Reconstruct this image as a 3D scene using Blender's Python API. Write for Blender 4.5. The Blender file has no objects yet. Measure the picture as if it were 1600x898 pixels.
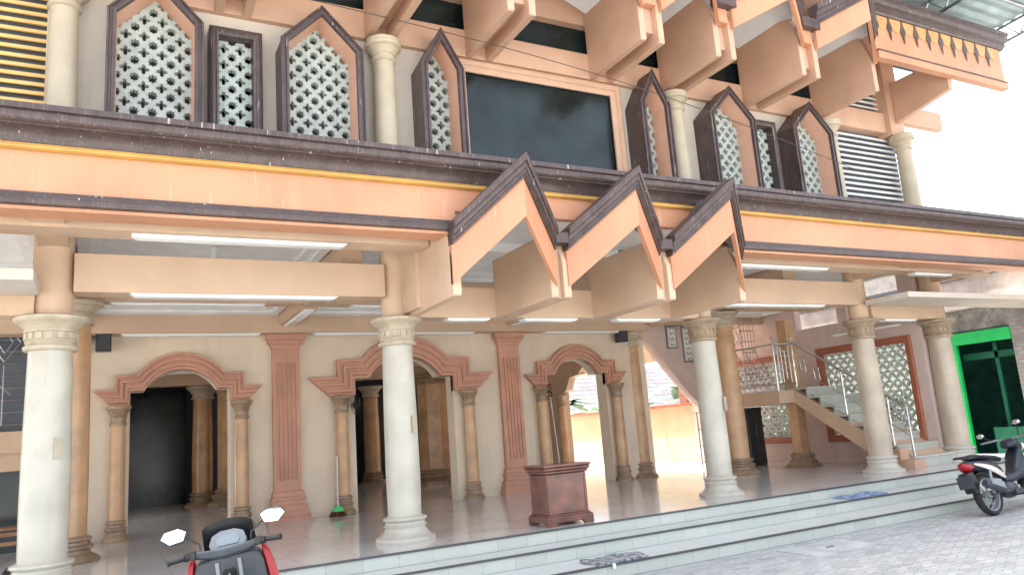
import bpy, bmesh, math, random
from mathutils import Vector, Matrix
random.seed(7)
PI = math.pi
R_ = math.radians
SC = bpy.context.scene
COL = SC.collection

# ------------------------------------------------------------------ camera
F_PX, YAW, PITCH, ROLL = 1174.77237, 0.49591398, 0.1880481, -0.07586134
ca, sa, cb, sb, cc, sc_ = math.cos(YAW), math.sin(YAW), math.cos(PITCH), math.sin(PITCH), math.cos(ROLL), math.sin(ROLL)
fwd = Vector((sa*cb, ca*cb, sb)); r0 = Vector((ca, -sa, 0)); u0 = r0.cross(fwd)
rt = cc*r0 + sc_*u0; up = -sc_*r0 + cc*u0
cd = bpy.data.cameras.new('camera'); cam = bpy.data.objects.new('camera', cd); COL.objects.link(cam)
cd.sensor_fit = 'HORIZONTAL'; cd.sensor_width = 36.0; cd.lens = 36.0*F_PX/1600.0
cd.clip_start = 0.05; cd.clip_end = 2000
M4 = Matrix((rt, up, -fwd)).transposed().to_4x4(); M4.translation = Vector((0, 0, 1.65))
cam.matrix_world = M4
SC.camera = cam

# ------------------------------------------------------------------ world + sun
SUN_AZ, SUN_EL = R_(-10), R_(65)      # azimuth measured from +Y towards +X
w = bpy.data.worlds.new('World'); SC.world = w; w.use_nodes = True
nt = w.node_tree; bg = nt.nodes['Background']
sky = nt.nodes.new('ShaderNodeTexSky'); sky.sky_type = 'NISHITA'; sky.sun_disc = False
sky.sun_elevation = SUN_EL; sky.sun_rotation = SUN_AZ
sky.air_density = 1.0; sky.dust_density = 4.0; sky.ozone_density = 1.0
hs = nt.nodes.new('ShaderNodeHueSaturation'); hs.inputs['Saturation'].default_value = .48   # hazy white tropical sky
nt.links.new(sky.outputs[0], hs.inputs['Color']); nt.links.new(hs.outputs[0], bg.inputs[0]); bg.inputs[1].default_value = 0.15
sd = bpy.data.lights.new('sun', 'SUN'); sd.energy = 4.0; sd.angle = R_(0.6); sd.color = (1, .95, .87)
sun = bpy.data.objects.new('sun', sd); COL.objects.link(sun)
tosun = Vector((math.sin(SUN_AZ)*math.cos(SUN_EL), math.cos(SUN_AZ)*math.cos(SUN_EL), math.sin(SUN_EL)))
sun.rotation_euler = tosun.to_track_quat('Z', 'Y').to_euler(); sun.location = (0, 20, 30)
SC.view_settings.view_transform = 'Standard'; SC.view_settings.look = 'None'
SC.view_settings.gamma = 1.0; SC.view_settings.use_curve_mapping = False
SC.view_settings.exposure = 2.45
try:
    SC.cycles.max_bounces = 10; SC.cycles.diffuse_bounces = 6; SC.cycles.glossy_bounces = 4
    SC.cycles.use_denoising = True
except Exception: pass

# ------------------------------------------------------------------ materials
def mat(name, col, rough=.6, metal=0., noise=.06, nscale=3., col2=None, bump=0., bscale=40., spec=.5, stain=0., stain_col=(.2,.15,.1), sscale=(2,2,.35), coat=0., streak=0., streak_col=(.5,.48,.45)):
    m = bpy.data.materials.new(name); m.use_nodes = True
    n = m.node_tree.nodes; l = m.node_tree.links; b = n['Principled BSDF']
    b.inputs['Roughness'].default_value = rough; b.inputs['Metallic'].default_value = metal
    b.inputs['Specular IOR Level'].default_value = spec; b.inputs['Coat Weight'].default_value = coat
    tc = n.new('ShaderNodeTexCoord'); gm = n.new('ShaderNodeNewGeometry')
    nz = n.new('ShaderNodeTexNoise'); nz.inputs['Scale'].default_value = nscale; nz.inputs['Detail'].default_value = 6
    l.new(gm.outputs['Position'], nz.inputs['Vector'])
    mx = n.new('ShaderNodeMix'); mx.data_type = 'RGBA'
    c2 = col2 or tuple(c*(1-noise*2.5) for c in col)
    mx.inputs['A'].default_value = (*[min(1, c*(1+noise)) for c in col], 1) if not col2 else (*col, 1)
    mx.inputs['B'].default_value = (*c2, 1)
    mr = n.new('ShaderNodeMapRange'); mr.inputs['From Min'].default_value = .3; mr.inputs['From Max'].default_value = .7
    l.new(nz.outputs['Fac'], mr.inputs['Value']); l.new(mr.outputs['Result'], mx.inputs['Factor'])
    out = mx.outputs['Result']
    if stain > 0:
        mp = n.new('ShaderNodeMapping'); mp.inputs['Scale'].default_value = sscale; l.new(gm.outputs['Position'], mp.inputs['Vector'])
        n2 = n.new('ShaderNodeTexNoise'); n2.inputs['Scale'].default_value = 4; n2.inputs['Detail'].default_value = 8; n2.inputs['Roughness'].default_value = .65
        l.new(mp.outputs[0], n2.inputs['Vector'])
        r2 = n.new('ShaderNodeMapRange'); r2.inputs['From Min'].default_value = .52; r2.inputs['From Max'].default_value = .78; r2.inputs['To Max'].default_value = stain
        l.new(n2.outputs['Fac'], r2.inputs['Value'])
        m2 = n.new('ShaderNodeMix'); m2.data_type = 'RGBA'; l.new(out, m2.inputs['A']); m2.inputs['B'].default_value = (*stain_col, 1)
        l.new(r2.outputs['Result'], m2.inputs['Factor']); out = m2.outputs['Result']
    if streak > 0:   # thin lime and dirt runs down the face
        mp = n.new('ShaderNodeMapping'); mp.inputs['Scale'].default_value = (9, 9, .55); l.new(gm.outputs['Position'], mp.inputs['Vector'])
        n3 = n.new('ShaderNodeTexNoise'); n3.inputs['Scale'].default_value = 3.2; n3.inputs['Detail'].default_value = 3; n3.inputs['Roughness'].default_value = .5
        l.new(mp.outputs[0], n3.inputs['Vector'])
        r3 = n.new('ShaderNodeMapRange'); r3.inputs['From Min'].default_value = .67; r3.inputs['From Max'].default_value = .72; r3.inputs['To Max'].default_value = streak
        l.new(n3.outputs['Fac'], r3.inputs['Value'])
        m3 = n.new('ShaderNodeMix'); m3.data_type = 'RGBA'; l.new(out, m3.inputs['A']); m3.inputs['B'].default_value = (*streak_col, 1)
        l.new(r3.outputs['Result'], m3.inputs['Factor']); out = m3.outputs['Result']
    l.new(out, b.inputs['Base Color'])
    if bump > 0:
        nb = n.new('ShaderNodeTexNoise'); nb.inputs['Scale'].default_value = bscale; nb.inputs['Detail'].default_value = 4
        l.new(gm.outputs['Position'], nb.inputs['Vector'])
        bp = n.new('ShaderNodeBump'); bp.inputs['Strength'].default_value = bump; bp.inputs['Distance'].default_value = .01
        l.new(nb.outputs['Fac'], bp.inputs['Height']); l.new(bp.outputs[0], b.inputs['Normal'])
    return m

def tile_mat(name, col, mortar, sx, sy, axes, rough=.15, var=.05, msize=.004, bump=.1, offset=0., vein=0., vcol=(.3,.28,.27), wavy=0., off=(0,0)):
    """brick-texture tiles laid out in the real-world plane of the two given axes"""
    m = bpy.data.materials.new(name); m.use_nodes = True
    n = m.node_tree.nodes; l = m.node_tree.links; b = n['Principled BSDF']; b.inputs['Roughness'].default_value = rough
    gm = n.new('ShaderNodeNewGeometry'); sp = n.new('ShaderNodeSeparateXYZ'); l.new(gm.outputs['Position'], sp.inputs[0])
    cb_ = n.new('ShaderNodeCombineXYZ'); l.new(sp.outputs[axes[0]], cb_.inputs[0]); l.new(sp.outputs[axes[1]], cb_.inputs[1])
    mp = n.new('ShaderNodeMapping'); mp.inputs['Location'].default_value = (off[0], off[1], 0); l.new(cb_.outputs[0], mp.inputs[0])
    vec = mp.outputs[0]
    if wavy:
        # interlocking zig-zag pavers: shift each row sideways with a triangle wave
        s2 = n.new('ShaderNodeSeparateXYZ'); l.new(vec, s2.inputs[0])
        pp = n.new('ShaderNodeMath'); pp.operation = 'PINGPONG'; l.new(s2.outputs[0], pp.inputs[0]); pp.inputs[1].default_value = sx/2
        mu = n.new('ShaderNodeMath'); mu.operation = 'MULTIPLY'; l.new(pp.outputs[0], mu.inputs[0]); mu.inputs[1].default_value = wavy
        ad = n.new('ShaderNodeMath'); ad.operation = 'ADD'; l.new(s2.outputs[1], ad.inputs[0]); l.new(mu.outputs[0], ad.inputs[1])
        c3 = n.new('ShaderNodeCombineXYZ'); l.new(s2.outputs[0], c3.inputs[0]); l.new(ad.outputs[0], c3.inputs[1]); vec = c3.outputs[0]
    br = n.new('ShaderNodeTexBrick'); br.offset = offset; br.inputs['Scale'].default_value = 1
    br.inputs['Brick Width'].default_value = sx; br.inputs['Row Height'].default_value = sy; br.inputs['Mortar Size'].default_value = msize
    br.inputs['Mortar Smooth'].default_value = .2
    br.inputs['Color1'].default_value = (*[c*(1-var) for c in col], 1); br.inputs['Color2'].default_value = (*[min(1, c*(1+var)) for c in col], 1)
    br.inputs['Mortar'].default_value = (*mortar, 1); l.new(vec, br.inputs['Vector'])
    out = br.outputs['Color']
    nz = n.new('ShaderNodeTexNoise'); nz.inputs['Scale'].default_value = 1.3; nz.inputs['Detail'].default_value = 9; nz.inputs['Roughness'].default_value = .62
    nz.inputs['Distortion'].default_value = 1.2
    l.new(gm.outputs['Position'], nz.inputs['Vector'])
    mr = n.new('ShaderNodeMapRange'); mr.inputs['From Min'].default_value = .42; mr.inputs['From Max'].default_value = .72; mr.inputs['To Max'].default_value = vein
    l.new(nz.outputs['Fac'], mr.inputs['Value'])
    mx = n.new('ShaderNodeMix'); mx.data_type = 'RGBA'; l.new(out, mx.inputs['A']); mx.inputs['B'].default_value = (*vcol, 1); l.new(mr.outputs[0], mx.inputs['Factor'])
    l.new(mx.outputs['Result'], b.inputs['Base Color'])
    rr = n.new('ShaderNodeMapRange'); rr.inputs['To Min'].default_value = rough*.75; rr.inputs['To Max'].default_value = min(1, rough*1.6); l.new(nz.outputs['Fac'], rr.inputs['Value']); l.new(rr.outputs[0], b.inputs['Roughness'])
    if bump:
        bp = n.new('ShaderNodeBump'); bp.inputs['Strength'].default_value = bump; bp.inputs['Distance'].default_value = .006; bp.invert = True
        l.new(br.outputs['Fac'], bp.inputs['Height']); l.new(bp.outputs[0], b.inputs['Normal'])
    return m

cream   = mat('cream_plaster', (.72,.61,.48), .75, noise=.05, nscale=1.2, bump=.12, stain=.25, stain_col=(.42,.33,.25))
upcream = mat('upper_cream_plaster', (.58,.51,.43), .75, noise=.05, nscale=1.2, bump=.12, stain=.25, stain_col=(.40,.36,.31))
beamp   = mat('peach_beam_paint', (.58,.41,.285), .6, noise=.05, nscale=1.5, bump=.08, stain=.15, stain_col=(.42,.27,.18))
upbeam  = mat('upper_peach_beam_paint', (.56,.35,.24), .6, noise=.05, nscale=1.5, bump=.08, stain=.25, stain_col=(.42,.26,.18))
orange  = mat('orange_fascia_paint', (.57,.265,.145), .5, noise=.07, nscale=1.1, bump=.08, stain=.3, stain_col=(.56,.34,.24), streak=.35, streak_col=(.62,.45,.36))
salmon  = mat('salmon_moulding_paint', (.55,.285,.20), .5, noise=.06, nscale=3, bump=.05, stain=.2, stain_col=(.33,.16,.11))
reveal  = mat('window_reveal_paint', (.62,.37,.265), .6, noise=.04)
brown   = mat('brown_trim_paint', (.075,.048,.045), .42, noise=.15, nscale=6, bump=.1, stain=.35, stain_col=(.30,.28,.27), sscale=(14,14,.45), streak=.7)
gold    = mat('gold_bead_paint', (.55,.31,.075), .4, noise=.08)
white   = mat('white_ceiling_paint', (.78,.79,.78), .7, noise=.04)
stripm  = mat('white_lamp_housing', (.80,.82,.80), .35, noise=.02)
pale    = mat('pale_marble_column', (.53,.50,.42), .27, noise=.07, nscale=2.5, stain=.5, stain_col=(.42,.33,.22), sscale=(1.2,1.2,.6), bump=.05)
capm    = mat('gilded_capital_paint', (.50,.43,.32), .45, noise=.08, nscale=8, stain=.4, stain_col=(.36,.27,.17), bump=.15)
tan     = mat('tan_marble_column', (.58,.36,.20), .22, noise=.1, nscale=3, stain=.35, stain_col=(.40,.20,.10), sscale=(3,3,.5))
tanbase = mat('brown_stone_column_base', (.34,.235,.15), .35, noise=.15, nscale=5)
goldcol = mat('pale_gold_upper_column', (.44,.37,.265), .4, noise=.06, stain=.2, stain_col=(.4,.3,.2))
lattice = mat('white_cement_lattice', (.41,.45,.415), .8, noise=.08, nscale=9, stain=.4, stain_col=(.38,.38,.34), bump=.2)
lattice2= mat('grey_cement_lattice', (.50,.52,.50), .8, noise=.08, nscale=9, stain=.3, stain_col=(.33,.33,.30), bump=.2)
darkglass = mat('dark_window_glass', (.014,.024,.025), .16, noise=.3, nscale=1.5, spec=.4)
darkroom= mat('room_shade_dark_finish', (.03,.034,.04), .6, noise=.1)  # room shade put into the colour; also used for plain dark surfaces
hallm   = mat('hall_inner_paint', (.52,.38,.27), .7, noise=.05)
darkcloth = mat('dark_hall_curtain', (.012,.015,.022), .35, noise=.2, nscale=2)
slat_y  = mat('yellow_louvre_paint', (.75,.50,.18), .5)
slat_w  = mat('white_louvre_paint', (.80,.80,.76), .5)
slat_d  = mat('dark_louvre_back', (.10,.115,.14), .6)
steel   = mat('stainless_steel', (.62,.62,.62), .22, metal=1., noise=.05)
darksteel = mat('dull_steel_grille', (.36,.37,.38), .35, metal=1., noise=.05)
wood    = mat('reddish_brown_wood', (.17,.055,.035), .28, noise=.22, nscale=5, stain=.4, stain_col=(.09,.028,.018), sscale=(8,8,.5), coat=.3)
frameor = mat('orange_brown_frame_paint', (.36,.115,.06), .5, noise=.08)
pinkwall= mat('pinkish_cream_wall', (.60,.47,.42), .75, noise=.05, bump=.1, stain=.15, stain_col=(.4,.3,.27))
blackp  = mat('black_plastic', (.015,.016,.018), .35, noise=.1)
darkp   = mat('dark_grey_plastic', (.045,.052,.06), .32, noise=.1, nscale=15)
redp    = mat('glossy_red_paint', (.36,.010,.012), .25, noise=.03, coat=.2)
back_m = mat('grey_hole_backing', (.13,.145,.14), .5, noise=.1)
petal_m = mat('ochre_petal_paint', (.56,.30,.12), .5, noise=.1)
silver  = mat('silver_plastic', (.24,.265,.28), .35, noise=.05)
mirror_m= mat('mirror_glass', (.9,.9,.9), .03, metal=1., noise=.0)
rubber  = mat('tyre_rubber', (.025,.025,.026), .8, noise=.15)
redlens = mat('red_tail_lens', (.30,.008,.010), .2, noise=.02, coat=.2)
whitep  = mat('white_body_plastic', (.68,.62,.52), .25, noise=.03, coat=.5)
navy    = mat('dark_blue_body_plastic', (.012,.017,.028), .35, noise=.05, coat=.1)
greenp  = mat('bright_green_paint', (.015,.50,.12), .5, noise=.06, stain=.15, stain_col=(.02,.3,.1))
dkgreen = mat('dark_green_paint', (.01,.13,.07), .4, noise=.1)
concrete= mat('weathered_concrete', (.56,.49,.46), .85, noise=.15, nscale=2, stain=.6, stain_col=(.25,.22,.21), bump=.4)
concdirty= mat('dirty_concrete', (.30,.285,.275), .9, noise=.25, nscale=3, stain=.9, stain_col=(.10,.10,.10), sscale=(1.5,1.5,1.5), bump=.5)
yardwall= mat('yellow_cream_wall', (.50,.41,.26), .8, noise=.04)
paleyard= mat('pale_tiled_wall', (.46,.41,.32), .6, noise=.04)
capred  = mat('red_brown_coping', (.42,.14,.07), .6)
sheet   = mat('galvanised_sheet', (.30,.37,.355), .45, metal=.3, noise=.1, stain=.3, stain_col=(.25,.25,.22))
leafm   = mat('banana_leaf', (.05,.13,.025), .45, noise=.3, nscale=6)
leafy   = mat('shrub_leaf', (.05,.12,.03), .5, noise=.3, nscale=4)
stemm   = mat('plant_stem', (.25,.20,.08), .7, noise=.2)
matblue = mat('blue_mat_cloth', (.015,.09,.30), .9, noise=.5, nscale=9, col2=(.40,.46,.52))
matgrey = mat('grey_woven_mat', (.03,.03,.035), .9, nscale=22, col2=(.50,.51,.52))
greenb  = mat('green_plastic', (.02,.55,.12), .35)
bristle = mat('brown_bristles', (.14,.05,.03), .9, noise=.3, nscale=40)
paper   = mat('white_paper', (.75,.74,.70), .7)
ink     = mat('black_ink', (.02,.02,.02), .6)
redcloth= mat('red_cloth', (.6,.03,.02), .8)
rope    = mat('black_cable', (.05,.045,.04), .6)
nosing  = mat('dark_step_nosing', (.07,.075,.08), .4)
lightwood = mat('light_wood', (.36,.17,.08), .5, noise=.2, nscale=8)
floor_m = tile_mat('glossy_grey_marble_tiles', (.66,.625,.59), (.36,.34,.32), .6, .6, (0,1), rough=.09, var=.03, msize=.003, bump=.15, vein=.25, vcol=(.30,.27,.25))
tread_m = tile_mat('pale_tread_tiles', (.60,.615,.575), (.40,.41,.39), .4, 2.0, (0,1), rough=.3, var=.03, msize=.003, bump=.15, vein=.15, vcol=(.40,.42,.38))
riser_m = tile_mat('pale_riser_tiles', (.47,.49,.435), (.30,.31,.28), .4, 5.0, (0,2), rough=.2, var=.07, msize=.003, bump=.15, vein=.25, vcol=(.42,.40,.33), off=(0,2.5))
pave_m  = tile_mat('grey_interlocking_pavers', (.37,.375,.36), (.25,.245,.24), .20, .10, (0,1), rough=.78, var=.17, msize=.006, bump=.6, offset=.5, vein=.6, vcol=(.46,.46,.43), wavy=.5)
brick_m = tile_mat('red_brick', (.34,.13,.09), (.35,.30,.26), .22, .07, (0,2), rough=.85, var=.2, msize=.01, bump=.5, offset=.5, vein=.3)
brickx_m = tile_mat('dirty_brick_pier', (.29,.265,.25), (.24,.225,.215), .24, .09, (1,2), rough=.9, var=.12, msize=.012, bump=.8, offset=.5, vein=.85, vcol=(.17,.16,.155))
rooft_m = tile_mat('grey_roof_tiles', (.075,.068,.078), (.02,.02,.02), .42, .22, (0,2), rough=.8, var=.3, msize=.025, bump=.8, offset=.5, vein=.5, vcol=(.13,.12,.12))

# ------------------------------------------------------------------ mesh helpers
W = {}
def wloc(o): return W.get(o.name, Vector((0, 0, 0)))
class MB:
    def __init__(s): s.v = []; s.f = []
    def add(s, vs, fs):
        k = len(s.v); s.v += [tuple(p) for p in vs]; s.f += [tuple(i+k for i in f) for f in fs]; return s
    def box(s, x0, y0, z0, x1, y1, z1):
        x0, x1 = min(x0, x1), max(x0, x1); y0, y1 = min(y0, y1), max(y0, y1); z0, z1 = min(z0, z1), max(z0, z1)
        return s.add([(x0,y0,z0),(x1,y0,z0),(x1,y1,z0),(x0,y1,z0),(x0,y0,z1),(x1,y0,z1),(x1,y1,z1),(x0,y1,z1)],
                     [(0,3,2,1),(4,5,6,7),(0,1,5,4),(1,2,6,5),(2,3,7,6),(3,0,4,7)])
    def prism(s, poly, a, b, ax):
        """poly in the two other axes; extruded along ax from a to b"""
        def P(p, t):
            if ax == 'x': return (t, p[0], p[1])
            if ax == 'y': return (p[0], t, p[1])
            return (p[0], p[1], t)
        n = len(poly)
        return s.add([P(p, a) for p in poly]+[P(p, b) for p in poly],
                     [tuple(range(n)), tuple(range(2*n-1, n-1, -1))]+[(i, (i+1) % n+0, (i+1) % n+n, i+n) for i in range(n)])
    def loft(s, rings, closed=True, caps=True):
        n = len(rings[0]); vs = [p for r in rings for p in r]; fs = []
        for k in range(len(rings)-1):
            for i in range(n if closed else n-1):
                j = (i+1) % n; fs.append((k*n+i, k*n+j, (k+1)*n+j, (k+1)*n+i))
        if caps and closed: fs += [tuple(range(n-1, -1, -1)), tuple(range((len(rings)-1)*n, len(rings)*n))]
        return s.add(vs, fs)
    def lathe(s, prof, cx=0, cy=0, seg=32, sq=False):
        rings = []
        for r, z in prof:
            if sq: rings.append([(cx+r*a, cy+r*b, z) for a, b in ((-1,-1),(1,-1),(1,1),(-1,1))])
            else: rings.append([(cx+r*math.cos(2*PI*i/seg), cy+r*math.sin(2*PI*i/seg), z) for i in range(seg)])
        return s.loft(rings)
    def tube(s, pts, r, seg=8, rs=None):
        pts = [Vector(p) for p in pts]; rings = []; pn = None
        for i, p in enumerate(pts):
            d = (pts[min(i+1, len(pts)-1)]-pts[max(i-1, 0)]).normalized()
            if pn is None:
                a = Vector((0, 0, 1)) if abs(d.z) < .9 else Vector((1, 0, 0)); pn = d.cross(a).normalized()
            else: pn = (pn-d*pn.dot(d)).normalized()
            q = d.cross(pn); rr = rs[i] if rs else r
            rings.append([p+pn*rr*math.cos(2*PI*k/seg)+q*rr*math.sin(2*PI*k/seg) for k in range(seg)])
        return s.loft(rings)
    def ell(s, c, rad, seg=16, nr=8, rot=None):
        rings = []
        for k in range(nr+1):
            t = PI*(k+.02)/(nr+.04); ring = []
            for i in range(seg):
                v = Vector((rad[0]*math.sin(t)*math.cos(2*PI*i/seg), rad[1]*math.sin(t)*math.sin(2*PI*i/seg), -rad[2]*math.cos(t)))
                if rot: v = rot @ v
                ring.append(Vector(c)+v)
            rings.append(ring)
        return s.loft(rings)
    def xf(s, m, start=0):
        s.v = [tuple(m @ Vector(p)) if i >= start else p for i, p in enumerate(s.v)]; return s
    def build(s, name, m, parent=None, origin=None, bevel=0, sub=0, ang=35):
        o0 = Vector(origin) if origin is not None else (wloc(parent) if parent else Vector((0, 0, 0)))
        me = bpy.data.meshes.new(name); me.from_pydata([tuple(Vector(p)-o0) for p in s.v], [], s.f)
        bm = bmesh.new(); bm.from_mesh(me); bmesh.ops.recalc_face_normals(bm, faces=bm.faces); bm.to_mesh(me); bm.free()
        me.materials.append(m)
        for p in me.polygons: p.use_smooth = True
        me.set_sharp_from_angle(angle=R_(ang))
        o = bpy.data.objects.new(name, me); COL.objects.link(o); W[o.name] = o0.copy()
        o.location = o0-(wloc(parent) if parent else Vector((0, 0, 0)))
        if parent: o.parent = parent
        if sub:
            sm = o.modifiers.new('sub', 'SUBSURF'); sm.levels = sub; sm.render_levels = sub
        if bevel:
            bv = o.modifiers.new('bevel', 'BEVEL'); bv.width = bevel; bv.segments = 2; bv.limit_method = 'ANGLE'; bv.angle_limit = R_(40)
        return o
def tag(o, label=None, cat=None, group=None, kind=None):
    if label: o['label'] = label
    if cat: o['category'] = cat
    if group: o['group'] = group
    if kind: o['kind'] = kind
    return o
def thing(name, loc, label, cat, group=None):
    o = bpy.data.objects.new(name, None); COL.objects.link(o); o.location = loc; W[o.name] = Vector(loc); o.empty_display_size = .1
    return tag(o, label, cat, group)
def copy_tree(o, parent=None, loc=None, rotz=None, scale=None):
    c = o.copy(); COL.objects.link(c)
    if parent is not None: c.parent = parent
    if loc is not None: c.location = Vector(loc)-(wloc(parent) if parent else Vector((0, 0, 0))); W[c.name] = Vector(loc)
    if rotz is not None: c.rotation_euler.z = rotz
    for ch in [x for x in o.children]:
        d = copy_tree(ch, c)
    return c
def setlabel(o, t): o['label'] = t; return o

def sweep_xz(path, prof, closed=False, plane='xz', at=0.0):
    """path [(a,z)], prof [(offset, depth)] -> loft; plane xz: depth along y ; plane yz: depth along x"""
    n = len(path); rings = []
    for i in range(n):
        p = Vector(path[i])
        if closed: a = Vector(path[i-1]); b = Vector(path[(i+1) % n])
        else: a = Vector(path[max(i-1, 0)]); b = Vector(path[min(i+1, n-1)])
        d1 = (p-a).normalized() if (p-a).length > 1e-9 else (b-p).normalized()
        d2 = (b-p).normalized() if (b-p).length > 1e-9 else d1
        n1 = Vector((-d1.y, d1.x)); n2 = Vector((-d2.y, d2.x)); m = (n1+n2)
        m = m/max(.3, (1+n1.dot(n2)))
        ring = []
        for o_, dep in prof:
            q = p+m*o_
            ring.append((q.x, dep+at, q.y) if plane == 'xz' else (dep+at, q.x, q.y))
        rings.append(ring)
    mb = MB()
    if closed: rings.append(rings[0])
    mb.loft(rings, closed=True, caps=not closed)
    return mb

def hole(kind, r):
    pts = []
    N = 24
    for i in range(N):
        t = 2*PI*i/N+PI/2
        if kind == 'star': rr = r*(.80 if i % 3 else 1.08); 
        elif kind == 'cross': rr = r*(.50+.62*abs(math.cos(2*t))**1.2)
        else: rr = r*(.52+.5*max(0, math.cos(3*t-PI/2)))
        pts.append((rr*math.cos(t), rr*math.sin(t)))
    return pts
def lattice_mesh(poly, y0, y1, p, plane='xz', kinds=('star', 'cross'), hr=.36):
    """plate of diamond blocks, each pierced by a hole, clipped to the convex polygon poly"""
    xs = [q[0] for q in poly]; zs = [q[1] for q in poly]
    bm = bmesh.new(); px = p*.92
    ni = int((max(xs)-min(xs))/(px/2))+3; nj = int((max(zs)-min(zs))/p)+3
    for i in range(-1, ni):
        for j in range(-1, nj):
            cx = min(xs)+i*px/2; cz = min(zs)+j*p+(p/2 if i % 2 else 0)
            h = hole(kinds[i % 2], p*hr*.78)
            N = len(h); outer = []
            for k in range(N):
                t = 2*PI*k/N+PI/2; c, s = math.cos(t), math.sin(t); d = 1/(abs(c)/(px/2)+abs(s)/(p/2)); outer.append((d*c, d*s))
            vo = [bm.verts.new((cx+a, y0, cz+b)) for a, b in outer]; vh = [bm.verts.new((cx+a, y0, cz+b)) for a, b in h]
            vb = [bm.verts.new((cx+a*.8, y1, cz+b*.8)) for a, b in h]
            for k in range(N):
                q = (k+1) % N
                bm.faces.new((vo[k], vo[q], vh[q], vh[k])); bm.faces.new((vh[k], vh[q], vb[q], vb[k]))
    n = len(poly)
    cxp = sum(xs)/n; czp = sum(zs)/n
    for i in range(n):
        a = Vector((poly[i][0], 0, poly[i][1])); b = Vector((poly[(i+1) % n][0], 0, poly[(i+1) % n][1]))
        d = b-a; nn = Vector((d.z, 0, -d.x)).normalized()
        if nn.dot(Vector((cxp, 0, czp))-a) > 0: nn = -nn
        bmesh.ops.bisect_plane(bm, geom=bm.verts[:]+bm.edges[:]+bm.faces[:], plane_co=a, plane_no=nn, clear_outer=True)
    bmesh.ops.remove_doubles(bm, verts=bm.verts, dist=1e-4)
    mb = MB(); bm.verts.ensure_lookup_table()
    vs = [tuple(v.co) if plane == 'xz' else (v.co.y, v.co.x, v.co.z) for v in bm.verts]
    mb.add(vs, [tuple(v.index for v in f.verts) for f in bm.faces]); bm.free()
    return mb

def wall_open(mb, x0, x1, zt, zb, ya, yb, top):
    """wall x0..x1 from zb up to zt with one opening whose head follows polyline top [(x,z)..]"""
    mb.box(x0, ya, zb, top[0][0], yb, zt); mb.box(top[-1][0], ya, zb, x1, yb, zt)
    for (a, za), (b, zb2) in zip(top, top[1:]):
        if b-a < 1e-5: continue
        mb.prism([(a, za), (b, zb2), (b, zt), (a, zt)], ya, yb, 'y')

def wall_open_x(mb, y0, y1, zt, zb, xa, xb, top):
    mb.box(xa, y0, zb, xb, top[0][0], zt); mb.box(xa, top[-1][0], zb, xb, y1, zt)
    for (a, za), (b, zb2) in zip(top, top[1:]):
        if b-a < 1e-5: continue
        mb.prism([(a, za), (b, zb2), (b, zt), (a, zt)], xa, xb, 'x')

# ================================================================== SETTING
FL = .45
g = MB().add([(-300,-300,0),(300,-300,0),(300,300,0),(-300,300,0)], [(0,1,2,3)])
tag(g.build('ground', pave_m), kind='structure')
# terrace platform with three risers
X0, X1 = -7.0, 16.2
t_ = MB(); t_.box(X0, 8.24, .01, X1, 26, FL); t_.build('terrace_floor', floor_m)
tag(bpy.data.objects['terrace_floor'], kind='structure')
st_root = tag(MB().box(X0, 7.20, .01, X1, 7.80, .146).box(X0, 7.81, .01, X1, 8.236, .296).build('terrace_steps', tread_m), kind='structure')
MB().box(X0, 7.185, .004, X1, 7.197, .128).box(X0, 7.795, .15, X1, 7.807, .278).box(X0, 8.222, .30, X1, 8.236, .428).build('riser', riser_m, st_root)
MB().box(X0, 7.172, .130, X1, 7.215, .151).box(X0, 7.782, .280, X1, 7.825, .301).box(X0, 8.209, .430, X1, 8.2385, .453).build('nosing', nosing, st_root)
# strip of dark slot under the first floor nosing
# inspection slab in the paving
sl = tag(MB().box(7.1, 6.35, .0, 8.15, 6.98, .008).build('manhole_cover', mat('pale_slab', (.46,.47,.46), .8, noise=.1, bump=.3)), 'pale concrete inspection slab set in the pavers at the foot of the steps', 'manhole cover')
MB().box(7.60, 6.64, .008, 7.72, 6.67, .014).build('handle', nosing, sl)

# ================================================================== MOSQUE BUILDING
B = thing('mosque_building', (5.8, 12, 0), 'peach and cream two storey mosque with brown trimmed porch, gabled eaves and lattice windows', 'building')

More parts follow.
